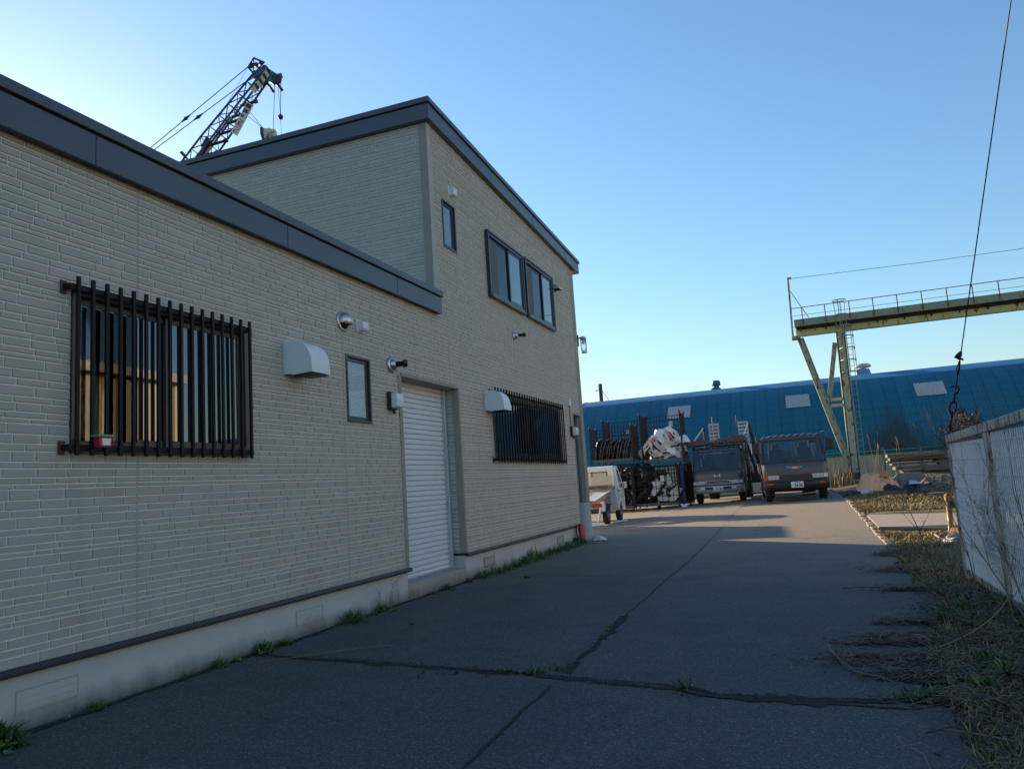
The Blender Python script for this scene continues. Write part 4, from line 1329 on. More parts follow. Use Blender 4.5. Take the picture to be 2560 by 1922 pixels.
b = MB(); b.lathe([(.02, 0), (.11, .0), (.11, .012), (.02, .014)], SA + sx_d * Ls * .585 + sup * .10 + sx_d.cross(sup) * .016, tuple(sx_d.cross(sup)), 14); b.build('emblem', M['blue_letter'], sg)
b = MB(); b.lathe([(.02, 0), (.11, .0), (.11, .012), (.02, .014)], SA + sx_d * Ls * .60 - sup * .10 + sx_d.cross(sup) * .016, tuple(sx_d.cross(sup)), 14); b.build('emblem', M['cr_cream'], sg)
# ------------------------------------------------------------------ vehicles
def car_paint(name, col, rough=.38, coat=.35, dust=(.20, .18, .15)):
    m, t, b = _nodes(name)
    c = mix(t, noise(t, 1.8, 5), tuple(x * .85 for x in col), tuple(x * 1.15 for x in col))
    c = mix(t, ramp(t, noise(t, 3.2, 7, .65, stretch=(1, 1, .5)), [(.45, 0), (.8, .30)]), c, dust)
    t.links.new(c, b.inputs['Base Color'])
    b.inputs['Roughness'].default_value = rough
    b.inputs['Coat Weight'].default_value = coat
    b.inputs['Coat Roughness'].default_value = .15
    bump(t, b, noise(t, 2.5, 3), .05, .02)
    return m
M['truck_grey'] = car_paint('dark_grey_truck_paint', (.050, .048, .055), dust=(.11, .105, .10))
M['truck_slate'] = car_paint('slate_grey_truck_paint', (.048, .052, .064), .34, dust=(.11, .11, .115))
M['kei_white'] = car_paint('white_car_paint', (.66, .68, .70), .36, .3, (.40, .36, .30))
M['rubber'] = mat('tyre_rubber', (.016, .016, .017), .85, var=.3, bmp=.2)
M['rim'] = mat('dusty_steel_rim', (.22, .22, .22), .5, var=.2)
M['chrome'] = mat('dull_chrome', (.42, .43, .45), .35, metal=.5, var=.15)
M['orange_lens'] = mat('orange_lens', (.42, .085, .012), .25, var=.1)
M['red_lens'] = mat('red_lens', (.30, .015, .012), .25, var=.1)
M['lens'] = mat('headlamp_lens', (.52, .56, .58), .12, var=.12, vscale=14, spec=.8)
M['windscreen'] = clear_mat('windscreen', (.40, .50, .53), .07)
M['plate_white'] = mat('plate_white', (.74, .76, .75), .5, var=.04)
M['plate_green'] = mat('plate_green', (.02, .11, .06), .5)
M['seat'] = mat('seat_cloth', (.05, .055, .06), .9)
M['curtain'] = mat('beige_curtain', (.55, .42, .28), .9, var=.25)
M['dash'] = mat('dashboard', (.12, .12, .115), .8)
M['old_wood'] = mat('weathered_board', (.10, .09, .08), .9, var=.35, vscale=6, bmp=.4)
M['dark_frame_steel'] = mat('dark_chassis_steel', (.02, .019, .018), .7, var=.4)
M['galv'] = mat('galvanised_steel', (.42, .42, .40), .5, var=.18, metal=.2)
M['silver_trim'] = mat('silver_letter', (.60, .61, .62), .3, metal=.6)

def wheel(t, x, y, r=.46, wdt=.26, dual=False, zc=None):
    zc = r if zc is None else zc
    b = MB()
    ww = wdt * (2.05 if dual else 1)
    prof = [(r * .60, -ww / 2 + .01), (r * .92, -ww / 2), (r, -ww / 2 + .04), (r, ww / 2 - .04), (r * .92, ww / 2), (r * .60, ww / 2 - .01)]
    b.lathe(prof, (x, y, zc), (1, 0, 0), 28)
    wo = b.build('wheel', M['rubber'], t, local=True)
    for s in (-1, 1):
        c = MB(); c.lathe([(r * .6, 0), (r * .58, .015), (r * .45, -.03), (r * .2, .0), (r * .18, .05), (.03, .06)], (x + s * (ww / 2 - .012), y, zc), (s, 0, 0), 20)
        c.build('rim', M['rim'], wo, local=True)
    return wo

def truck_cab(t, W, paint, bumper_m, style):
    h = W / 2
    # side outline (y, z): front face leaning back above the waist
    wl, wt, rf = 1.345, 2.14, 2.28
    lower = [(.05, .46), (.00, .72), (.00, .80), (.02, wl), (.09, wl + .02), (1.75, wl + .02), (1.78, 1.0), (1.70, .52), (1.35, .50), (1.25, .80), (1.05, .95), (.75, .95), (.55, .80), (.48, .46)]
    b = MB(); b.prism(lower, 'x', -h, h)
    # barrel the front corners
    def rnd(x, y, z):
        k = max(0, abs(x) - (h - .16)) / .16
        if y < .6: y += .13 * k * k
        if z > wl: x *= 1 - .03 * (z - wl)
        return (x, y, z)
    b2 = MB()
    xs = [-h, -h + .05, -h + .11, -h + .2, 0, h - .2, h - .11, h - .05, h]
    pr = [(.06, .47), (.0, .72), (-.005, .9), (.0, 1.1), (.02, 1.3), (.05, wl)]
    vs = [rnd(x, y, z) for x in xs for (y, z) in pr]
    n = len(pr)
    b2.add(vs, [(i * n + k, (i + 1) * n + k, (i + 1) * n + k + 1, i * n + k + 1) for i in range(len(xs) - 1) for k in range(n - 1)], 0, True)
    sid = MB()
    for s in (-1, 1):
        sid.add([(s * h, .13, .47), (s * h, .13, wl), (s * h, 1.76, wl), (s * h, 1.76, .95), (s * h, 1.38, .52), (s * h, 1.24, .86), (s * h, 1.0, .98), (s * h, .72, .98), (s * h, .52, .84), (s * h, .46, .47)], [tuple(range(10))])
    b2.v += []
    allb = MB()
    for q in (b2, sid):
        allb.add(q.v, q.f, 0, False)
    allb.s = b2.s + sid.s
    allb.box(-h + .02, h - .02, 1.70, 1.76, .5, wl)                         # back wall, lower
    allb.box(-h + .02, h - .02, .1, 1.7, .50, .56)
    # pillars, roof, rear upper wall with window gap
    for s in (-1, 1):
        allb.bar((s * (h - .05), .12, wl), (s * (h - .12), .36, wt), .07, .10, up=(1, 0, 0))
        allb.bar((s * (h - .03), 1.0, wl), (s * (h - .10), 1.02, wt), .06, .09, up=(1, 0, 0))
        allb.bar((s * (h - .06), 1.70, wl), (s * (h - .12), 1.68, wt), .12, .12, up=(1, 0, 0))
    allb.box(-h + .12, h - .12, 1.67, 1.71, wl, wl + (.18 if style == 'plain' else .72))
    allb.keep = True
    ca = allb.build('cab', paint, t, local=True)
    r = MB()
    N_ = 90
    prof = []
    for i in range(N_ + 1):
        x = (-h + .05) + (2 * h - .10) * i / N_
        zz = rf - .05 * abs(2 * i / N_ - 1) ** 4 + (.055 * abs(math.sin(i / N_ * math.pi * 9)) if 2 < i < N_ - 2 else 0)
        prof.append((x, zz))
    vs, fs = [], []
    for (x, zz) in prof:
        vs += [(x, .34, wt - .02), (x, .33, wt + .03), (x, .40, zz - .03), (x, .52, zz), (x, 1.62, zz), (x, 1.74, wt)]
    for i in range(N_):
        for k in range(5):
            fs.append((i * 6 + k, (i + 1) * 6 + k, (i + 1) * 6 + k + 1, i * 6 + k + 1))
    r.add(vs, fs, 0, True); r.keep = True
    r.build('roof', paint, t, local=True)
    wsn = MB(); wsn.add([(-h + .07, .07, wl + .01), (h - .07, .07, wl + .01), (h - .14, .34, wt - .01), (-h + .14, .34, wt - .01)], [(0, 1, 2, 3)])
    ws = wsn.build('windscreen', M['windscreen'], t, local=True)
    rb = MB()
    for p, q in (((-h + .06, .06, wl + .01), (h - .06, .06, wl + .01)), ((-h + .13, .335, wt), (h - .13, .335, wt)), ((-h + .06, .06, wl), (-h + .13, .335, wt)), ((h - .06, .06, wl), (h - .13, .335, wt))):
        rb.bar(p, q, .035, .03)
    rb.build('windscreen_seal', M['black_plastic'], ws, local=True)
    for s in (-1, 1):
        g = MB(); g.add([(s * (h - .02), .18, wl + .02), (s * (h - .02), .98, wl + .02), (s * (h - .09), 1.0, wt - .02), (s * (h - .09), .40, wt - .02)], [(0, 1, 2, 3)]); g.build('side_window', M['windscreen'], t, local=True)
    # interior
    it = MB(); it.prism([(.12, .9), (.12, wl - .06), (.45, wl - .02), (.55, wl - .15), (.55, .9)], 'x', -h + .05, h - .05); it.build('dashboard', M['dash'], t, local=True)
    for cx in (-.5, .45):
        se = MB(); se.box(cx - .26, cx + .26, 1.28, 1.42, .95, wt - .28); se.box(cx - .13, cx + .13, 1.28, 1.40, wt - .27, wt - .10); se.box(cx - .26, cx + .26, .85, 1.3, .9, 1.08); se.build('seat', M['seat'], t, bevel=.05, local=True)
    sw = MB(); c = Vector((-.5, .62, wl + .03)); sw.tube([c + Vector((.2 * math.cos(a), .10 * math.sin(a), .12 * math.sin(a))) for a in [2 * math.pi * k / 20 for k in range(21)]], .014, 6); sw.build('steering_wheel', M['black_plastic'], t, local=True)
    if style == 'plain':
        cu = MB()
        for k in range(14):
            x = -h + .30 + k * (2 * h - .6) / 13
            if k in (5, 6, 10): continue
            cu.box(x, x + .06, 1.60, 1.62, wl + .18, wt - .05)
        cu.build('curtain', M['curtain'], t, local=True)
        pp_ = MB(); pp_.box(-.12, .22, .15, .30, wl + .0, wl + .05); pp_.build('papers', M['white_plastic'], t, local=True)
    for cx, dx in ((-.28, .62), (.42, -.55)):
        wi = MB(); wi.bar((cx - .2, .03, wl - .05), (cx - .2 + dx * .55, .095, wl + .10), .02); wi.bar((cx - .2 + dx * .15, .06, wl + .015), (cx - .2 + dx * 1.05, .10, wl + .09), .025)
        wi.build('wiper', M['black_plastic'], t, local=True)
    # grille band, lamps, bumper
    yf = -.015
    gr = MB()
    if style == 'plain':
        gr.box(-h * .70, h * .70, yf - .01, .05, .775, .925, 0)
        for k in range(5): gr.box(-h * .52, h * .52, yf - .022, yf - .01, .79 + .028 * k, .803 + .028 * k, 1)
    else:
        gr.box(-h * .50, h * .50, yf - .012, .05, .78, .93, 1)
        for zz in (.785, .915): gr.box(-h * .48, h * .48, yf - .03, yf - .012, zz, zz + .022, 2)
        for xx in (-h * .48, h * .46): gr.box(xx, xx + .03, yf - .03, yf - .012, .79, .93, 2)
        gr.box(-h * .4, h * .4, yf - .024, yf - .012, .85, .865, 2)
    gr.build('grille', [paint, M['black_plastic'], M['silver_trim']], t, bevel=.006, local=True)
    for s in (-1, 1):
        hl = MB(); a_, c_ = (.52, .84) if style == 'plain' else (.53, .82)
        hl.prism([(s * h * a_, .78), (s * h * c_, .78), (s * h * c_, .925), (s * h * a_ - s * .02, .925)], 'y', yf - .028, .06)
        ho = hl.build('headlight', M['lens'], t, bevel=.01, local=True)
        ib = MB()
        for k in range(2): ib.lathe([(.045, 0), (.06, .004), (.05, .006)], (s * h * (a_ + .09 + .15 * k), yf - .024 - .006, .852), (0, -1, 0), 14)
        ib.build('reflector', M['galv'], ho, local=True)
        il = MB(); il.prism([(s * h * (c_ + .01), yf - .02), (s * h * .97, .05), (s * h * 1.005, .16), (s * h * 1.0, .24), (s * h * .9, .2), (s * h * (c_ + .01), .1)], 'z', .785, .92)
        il.build('indicator', M['lens'] if style != 'plain' else (M['orange_lens'] if s < 0 else M['lens']), t, bevel=.008, local=True)
        fl = MB(); fl.box(s * h * .80 - .10, s * h * .80 + .10, -.075, -.02, .60, .665); fl.build('fog_lamp', M['orange_lens'], t, bevel=.008, local=True)
    bp = MB()
    prof = [(.02, .42), (-.05, .46), (-.065, .60), (-.055, .71), (.03, .735)]
    xs = [-h - .01, -h + .03, -h + .09, -h + .18, 0, h - .18, h - .09, h - .03, h + .01]
    vs = []
    for x in xs:
        k = max(0, abs(x) - (h - .18)) / .18
        for (y, z) in prof: vs.append((x, y + .17 * k * k, z))
    n = len(prof)
    bp.add(vs, [(i * n + k, (i + 1) * n + k, (i + 1) * n + k + 1, i * n + k + 1) for i in range(len(xs) - 1) for k in range(n - 1)], 0, True)
    for s in (-1, 1):
        bp.box(s * h - .02 * s - .005, s * h + .005, .10, .42, .44, .72)
    bp.keep = True
    bo = bp.build('bumper', bumper_m, t, local=True)
    sl = MB()
    if style == 'plain':
        for s in (-1, 1): sl.box(s * .36 - .1, s * .36 + .1, -.07, -.05, .575, .665)
    else:
        for s in (-1, 1): sl.prism([(s * .13, .57), (s * .50, .57), (s * .56, .67), (s * .13, .67)], 'y', -.071, -.05)
    sl.split_build('air_slot', M['black_plastic'], bo, local=True)
    for s in (-1, 1):
        mr = MB(); mx = s * (h + .16); mr.box(mx - .13, mx + .13, .04, .14, 1.70, 2.08)
        mo = mr.build('mirror', M['black_plastic'], t, bevel=.03, local=True)
        am = MB()
        pts = [(s * (h - .10), .40, 2.20), (s * (h - .06), .20, 2.32), (s * (h + .04), .08, 2.36), (s * (h + .10), .06, 2.26), (s * (h + .08), .07, 2.02), (s * (h + .03), .10, 1.75), (s * (h - .02), .14, 1.55)]
        am.tube(pts, .014, 6); am.tube([(s * (h + .08), .07, 2.12), (s * (h + .0), .3, 2.16)], .012, 6)
        am.build('mirror_arm', M['dark_frame_steel'], mo, local=True)
    im = MB(); im.box(h * .55, h * .55 + .20, .26, .30, wt - .16, wt - .08); im.build('round_mirror', M['black_plastic'], t, bevel=.03, local=True)
    lm = MB(); lm.box(-h + .04, h - .04, .06, .072, .965, .975); lm.box(-h + .04, h - .04, .04, .058, 1.0, 1.006); lm.build('trim_line', M['black_plastic'], t, local=True)

def number_plate(t, x, z, top, big, small):
    b = MB(); b.box(x - .20, x + .20, -.088, -.080, z - .10, z + .10); p = b.build('number_plate', M['plate_white'], t, bevel=.008, local=True)
    text_part('plate_text', big, .150, frame((x + .035, -.0895, z - .03), (1, 0, 0), (0, 0, 1)), M['plate_green'], p, .0008, .006, squeeze=.82)
    text_part('plate_text', top, .060, frame((x, -.0895, z + .062), (1, 0, 0), (0, 0, 1)), M['plate_green'], p, .0008, .001)
    text_part('plate_text', small, .06, frame((x - .155, -.0895, z - .03), (1, 0, 0), (0, 0, 1)), M['plate_green'], p, .0008, .001)

# right truck
TX, TY = 4.80, 28.0
t = thing('flatbed_truck', 'dark grey-brown truck with black bumper and winged red badge, parked nearest the gantry leg', 'truck', (TX, TY, gz(TX, TY + .8) - .015), math.radians(4))
truck_cab(t, 2.12, M['truck_grey'], M['black_plastic'], 'plain')
number_plate(t, .03, .585, '室蘭100', '34-90', 'は')
b = MB(); b.add([(-.33, -.022, 1.215), (-.14, -.022, 1.10), (.14, -.022, 1.10), (.33, -.022, 1.215), (.16, -.022, 1.19), (-.16, -.022, 1.19), (-.33, .0, 1.215), (-.14, 0, 1.10), (.14, 0, 1.10), (.33, 0, 1.215), (.16, .0, 1.19), (-.16, .0, 1.19)],
    [(0, 1, 2, 3, 4, 5), (0, 6, 7, 1), (1, 7, 8, 2), (2, 8, 9, 3), (3, 9, 10, 4), (4, 10, 11, 5), (5, 11, 6, 0)])
b.map(lambda x, y, z: (x, y, z + .02)); b.keep = True
M['badge_blue'] = mat('badge_blue', (.12, .26, .36), .35)
em = b.build('emblem', M['badge_blue'], t, local=True)
b = MB(); b.prism([(-.14, 1.135), (-.10, 1.118), (.10, 1.118), (.14, 1.135), (.11, 1.215), (-.11, 1.215)], 'y', -.03, -.02); b.build('badge_field', M['red_letter'], em, bevel=.004, local=True)
text_part('badge_text', 'Hino', .085, frame((0, -.0315, 1.165), (1, 0, 0), (0, 0, 1)), M['plate_white'], em, .001, .003)
for (x, y, d) in ((-.90, .88, False), (.90, .88, False), (-.78, 5.3, True), (.78, 5.3, True)):
    wheel(t, x, y, .40, .235, d)
b = MB()
for s in (-.4, .4): b.box(s - .04, s + .04, .3, 7.0, .50, .66)
b.box(-1.0, 1.0, .7, 1.0, .34, .46); b.box(-1.02, -.55, 2.1, 3.4, .42, .8); b.box(.55, 1.02, 2.1, 3.2, .42, .8); b.build('chassis', M['dark_frame_steel'], t, bevel=.01, local=True)
b = MB(); b.box(-1.06, 1.06, 2.0, 7.2, .95, 1.05); b.box(-1.06, 1.06, 1.95, 2.0, .95, 1.75)
for s in (-1.06, 1.03): b.box(s, s + .03, 2.0, 7.2, 1.05, 1.42)
b.build('flatbed', M['old_wood'], t, local=True)
b = MB(); b.box(1.12, 1.32, 3.4, 3.6, .85, 1.0); b.box(1.0, 1.42, 3.35, 3.65, 1.0, 1.06); b.tube([(1.25, 3.5, .2), (1.25, 3.5, .9)], .06, 10); b.lathe([(.12, 0), (.12, .06)], (1.25, 3.5, .10), (0, 0, 1), 14); b.tube([(1.15, 3.5, 1.06), (1.15, 3.5, 1.7)], .02, 6); b.tube([(1.36, 3.5, .3), (1.38, 3.5, 1.3)], .02, 6)
b.build('outrigger', M['dark_frame_steel'], t, local=True)
b = MB(); b.tube([(-.8, 1.3, .25), (.2, 1.9, .2), (.9, 2.6, .22)], .03, 6); b.build('exhaust_pipe', M['galv'], t, local=True)

# left truck: car carrier
TX, TY = 1.74, 32.6
t = thing('car_carrier_truck', 'slate grey car-carrier truck with chrome bumper and raised loading ramps behind the cab', 'truck', (TX, TY, gz(TX, TY)), 0)
truck_cab(t, 2.04, M['truck_slate'], M['chrome'], 'chrome')
number_plate(t, .0, .60, '室蘭100', '23-92', 'か')
text_part('badge_text', 'HINO', .10, frame((-.66, -.02, 1.035), (1, 0, 0), (0, 0, 1)), M['plate_white'], t, .002, .004, squeeze=1.25)
text_part('badge_text', 'RANGER', .07, frame((-.70, -.014, 1.15), (1, 0, 0), (0, 0, 1)), M['plate_white'], t, .001, 0.0, squeeze=1.2)
b = MB()
for s in (-1, 1):
    b.add([(s * .15, -.02, 1.06), (s * .11, -.02, 1.10), (s * .12, -.02, 1.13), (s * .11, -.02, 1.16), (s * .15, -.02, 1.20), (s * .08, -.02, 1.18), (s * .085, -.02, 1.13), (s * .08, -.02, 1.08)], [(0, 1, 2, 7), (2, 3, 4, 5, 6, 7)], 0)
b.box(-.085, .085, -.02, -.016, 1.122, 1.14); b.keep = True
b.build('emblem', M['silver_trim'], t, local=True)
for (x, y, d) in ((-.88, .9, False), (.88, .9, False), (-.78, 5.6, True), (.78, 5.6, True)):
    wheel(t, x, y, .41, .235, d)
b = MB()
for s in (-.4, .4): b.box(s - .04, s + .04, .3, 8.2, .5, .68)
b.box(.5, 1.0, 1.9, 3.2, .42, .85); b.box(-1.0, -.5, 1.9, 3.2, .42, .85); b.build('chassis', M['dark_frame_steel'], t, bevel=.01, local=True)
b = MB()
b.box(-1.12, 1.12, 1.95, 8.3, 1.0, 1.10)
for s in (-1.12, 1.06):
    b.box(s, s + .06, 1.95, 8.3, 1.10, 1.25)
    for k in range(5): b.box(s, s + .06, 2.1 + 1.3 * k, 2.18 + 1.3 * k, .75, 2.35 if k < 2 else 1.5)
    b.box(s, s + .06, 2.0, 5.0, 1.70, 1.76)
b.build('carrier_deck', M['dark_frame_steel'], t, local=True)
b = MB()     # head rack over the cab, with planks and junk
b.box(-1.35, -.30, .35, 1.9, 2.44, 2.56); b.box(-.30, 1.05, .5, 1.9, 2.38, 2.46); b.box(.1, 1.22, .45, 1.9, 2.50, 2.68); b.box(-1.30, -.45, .5, 1.8, 2.56, 2.66)
for k in range(12):
    x = -.5 + k * .14; b.box(x, x + .1, .42, 1.7, 2.44 + .02 * (k % 3), 2.50 + .03 * (k % 4))
b.box(.55, 1.15, .5, 1.4, 2.68, 2.76)
for s in (-1.1, 1.0): b.bar((s, 1.9, .9), (s, 1.9, 2.5), .08)
b.bar((1.2, .9, 2.55), (1.22, 1.0, 1.6), .09); b.bar((1.12, .7, 2.1), (1.2, 1.6, 1.1), .07)
b.build('head_rack', M['old_wood'], t, bevel=.01, local=True)
for (xa, lean) in ((-.62, .06), (.72, .05)):
    b = MB()
    for s in (0, .42): b.bar((xa + s, 5.0, 1.1), (xa + s - lean, 5.25, 3.62), .05, .09, up=(0, 1, 0))
    z = 1.3
    while z < 3.6:
        f = (z - 1.1) / 2.65
        b.box(xa - lean * f + .02, xa + .40 - lean * f, 5.0 + .25 * f - .03, 5.0 + .25 * f + .03, z, z + .10); z += .17
    b.build('loading_ramp', M['galv'], t, local=True)
for p, q in (((-1.16, 2.9, 2.75), (-.70, 2.9, 3.30)), ((1.02, 2.9, 2.82), (1.26, 2.9, 3.36))):
    b = MB(); b.bar(p, q, .07, .05); b.build('prop_bar', M['white_metal'], t, local=True)
b = MB()
b.bar((-.66, 3.0, 1.1), (-.70, 2.95, 3.32), .09); b.bar((1.28, 3.0, 3.38), (1.62, 4.2, .9), .09); b.bar((1.02, 2.9, 2.82), (1.42, 4.0, 1.0), .10); b.bar((1.30, 3.4, 2.5), (1.66, 4.4, .75), .08); b.box(1.15, 1.5, 3.6, 4.6, .70, 1.15); b.bar((.72, 4.4, 1.1), (.66, 4.6, 3.9), .04); b.bar((-.45, 5.2, 1.1), (-.52, 5.3, 3.95), .035)
b.bar((1.35, 3.8, 1.15), (1.55, 4.6, 2.2), .06)
b.split_build('tilt_frame', M['dark_frame_steel'], t, local=True)
b = MB(); b.tube([(1.12, 2.3, .95), (1.22, 2.6, 1.25), (1.2, 3.1, 1.0)], .05, 8); b.build('hose', M['black_plastic'], t, local=True)

# ---- small pickup, rear towards the yard
M['rust_sheet'] = mat('rusty_sheet', (.34, .27, .20), .8, var=.2, rust=.5, rscale=3, rcol=(.19, .075, .035), bmp=.3)
M['cream_panel'] = mat('aged_cream_panel', (.50, .47, .38), .55, var=.1, rust=.14, rscale=6)
M['pale_sheet'] = mat('pale_plastic_sheet', (.58, .60, .62), .35, var=.15)
t = thing('pickup_truck', 'small white pickup with a rusty sagging bed, parked past the building corner', 'pickup', (-1.40, 22.93, gz(-1.5, 25)), math.radians(1.5))
b = MB()
out = [(1.84, .62), (1.84, 1.74), (1.90, 1.80), (2.60, 1.80), (2.75, 1.70), (3.12, 1.12), (3.24, .80), (3.25, .34), (2.92, .34), (2.84, .56), (2.62, .66), (2.38, .60), (2.24, .36), (2.16, .36), (2.05, .62)]
cab_ = MB(); cab_.prism([(2.02, .60), (2.00, 1.10), (3.13, 1.10), (3.24, .80), (3.25, .34), (2.92, .34), (2.84, .56), (2.62, .66), (2.38, .60), (2.24, .36), (2.12, .36)], 'x', -.70, .70)
cab_.box(-.69, .69, 1.86, 2.0, .80, 1.36)
for s in (-1, 1):
    cab_.bar((s * .67, 2.0, 1.10), (s * .61, 1.95, 1.76), .07, .22, up=(1, 0, 0))
    cab_.bar((s * .67, 3.13, 1.10), (s * .61, 2.66, 1.76), .05, .07, up=(1, 0, 0))
cab_.prism([(1.86, 1.70), (1.90, 1.79), (2.05, 1.83), (2.55, 1.83), (2.72, 1.74), (2.68, 1.68)], 'x', -.64, .64)
cab_.box(-.64, -.42, 1.86, 1.95, 1.36, 1.72); cab_.box(.42, .64, 1.86, 1.95, 1.36, 1.72); cab_.box(-.42, .42, 1.86, 1.95, 1.62, 1.72)
co = cab_.build('cab', M['kei_white'], t, bevel=.02, local=True)
b = MB(); b.box(-.42, .42, 1.885, 1.895, 1.36, 1.62); b.build('rear_window', M['glass_bright'], t, local=True)
b = MB()
for x0, x1, z0, z1 in ((-.45, -.42, 1.34, 1.65), (.42, .45, 1.34, 1.65), (-.42, .42, 1.62, 1.65), (-.42, .42, 1.34, 1.36)): b.box(x0, x1, 1.85, 1.875, z0, z1)
b.build('window_seal', M['black_plastic'], t, local=True)
b = MB(); b.add([(.695, 2.08, 1.12), (.695, 3.02, 1.12), (.64, 2.66, 1.70), (.64, 2.08, 1.70)], [(0, 1, 2, 3)]); b.build('side_window', M['glass_bright'], t, local=True)
b = MB(); b.add([(-.62, 3.14, 1.12), (.62, 3.14, 1.12), (.57, 2.72, 1.72), (-.57, 2.72, 1.72)], [(0, 1, 2, 3)]); b.build('windscreen', M['glass'], t, local=True)
b = MB(); b.bar((.703, 2.08, .66), (.703, 2.10, 1.72), .012, .012); b.box(.70, .705, 2.1, 3.0, .80, .806); b.box(.70, .706, 2.9, 2.906, .6, 1.1); db_ = b.build('door_seam', M['black_plastic'], t, local=True)
b = MB(); b.box(.70, .722, 2.18, 2.30, .98, 1.02); b.build('door_handle', M['black_plastic'], t, local=True)
b = MB(); b.box(.74, .84, 2.98, 3.05, 1.06, 1.28); mo = b.build('mirror', M['kei_white'], t, bevel=.02, local=True)
b = MB(); b.tube([(.68, 3.0, 1.12), (.79, 3.02, 1.10)], .012, 6); b.build('mirror_arm', M['black_plastic'], mo, local=True)
b = MB(); b.box(-.68, .68, 1.72, 1.76, 1.20, 1.50); b.build('headboard', M['cream_panel'], t, bevel=.01, local=True)
b = MB()
for x in (-.66, -.12, .66): b.bar((x, 1.72, 1.2), (x, 1.72, 1.76), .035)
b.bar((-.66, 1.72, 1.76), (.66, 1.72, 1.76), .035); b.build('guard_bar', M['kei_white'], t, local=True)
b = MB(); b.add([(-.69, .05, .74), (.69, .0, .74), (.72, 1.72, 1.17), (-.69, 1.72, 1.19), (-.69, .05, .70), (.69, 0, .70), (.72, 1.72, 1.13), (-.69, 1.72, 1.15)], [(0, 1, 2, 3), (7, 6, 5, 4), (0, 4, 5, 1), (1, 5, 6, 2), (2, 6, 7, 3), (3, 7, 4, 0)])
b.build('cargo_bed', M['rust_sheet'], t, local=True)
b = MB(); b.box(-.69, .60, -.01, .04, .55, .72); b.build('tailboard', M['rust_sheet'], t, bevel=.01, local=True)
b = MB(); b.prism([(1.05, .62), (1.85, .62), (1.85, 1.16), (1.30, 1.05), (1.05, .90)], 'x', .60, .66); M['grey_blue'] = mat('grey_blue_panel', (.30, .34, .38), .5); b.build('side_panel', M['grey_blue'], t, local=True)
b = MB(); b.add([(.02, .06, .765), (.38, .05, .765), (.56, .95, .995), (.22, .98, 1.0), (.02, .06, .745), (.38, .05, .745), (.56, .95, .975), (.22, .98, .98)], [(0, 1, 2, 3), (7, 6, 5, 4), (0, 4, 5, 1), (1, 5, 6, 2), (2, 6, 7, 3), (3, 7, 4, 0)])
b.build('loose_sheet', M['pale_sheet'], t, local=True)
b = MB(); b.bar((.42, .02, .78), (.66, 1.0, 1.02), .05, .04); b.add([(-.66, .7, .93), (-.2, .75, .94), (-.1, 1.3, 1.08), (-.6, 1.35, 1.09)], [(0, 1, 2, 3)]); b.build('loose_trim', M['white_metal'], t, local=True)
for s in (-1, 1):
    b = MB(); b.box(s * .45 - .17, s * .45 + .17, -.035, -.012, .565, .665); b.build('tail_lamp', M['red_lens'], t, bevel=.008, local=True)
    b = MB(); b.box(s * .62 - .05, s * .62 + .05, -.02, .2, .42, .72); b.build('rear_corner', M['kei_white'], t, bevel=.01, local=True)
b = MB(); b.box(-.60, .60, .02, .2, .36, .50); b.box(-.3, .3, .2, 3.0, .35, .5); b.box(.35, .62, .95, 1.5, .36, .62); b.build('chassis', M['dark_frame_steel'], t, bevel=.01, local=True)
b = MB(); b.box(.56, .66, 1.05, 1.35, .36, .58); b.build('tank', M['grey_blue'], t, bevel=.02, local=True)
for (x, y) in ((-.60, .55), (.60, .55), (-.60, 2.56), (.60, 2.56)): wheel(t, x, y, .265, .155)
for s in (-1, 1):
    b = MB(); b.tube([(s * .60, .55 + .31 * math.cos(a), .27 + .31 * math.sin(a)) for a in [math.radians(20 + 14 * k) for k in range(11)]], .035, 6); b.build('mud_guard', M['black_plastic'], t, local=True)
# plastic bumper strip lying behind it
t = None
b = MB()
z0 = gz(-1.2, 22.5) + .01
prof = [(-2.0, 22.75), (-1.45, 22.55), (-1.05, 22.60), (-.88, 22.80)]
for i, (p, q) in enumerate(zip(prof, prof[1:])):
    b.bar((*p, z0 + .06), (*q, z0 + .06), .03, .12)
b.bar((-.89, 22.8, z0 + .10), (-.84, 22.95, z0 + .52), .20, .035, up=(1, 0, 0))
tag(b.build('bumper_strip', M['white_plastic'], bevel=.012), 'white torn plastic bumper strip lying on the ground behind the small pickup', 'car bumper')
b = MB(); b.bar((-.85, 23.6, .09), (-.35, 24.3, .10), .06, .03); tag(b.build('plastic_strip', M['white_plastic'], bevel=.008), 'short white strip lying on the asphalt beside the pickup wheels', 'plastic strip')

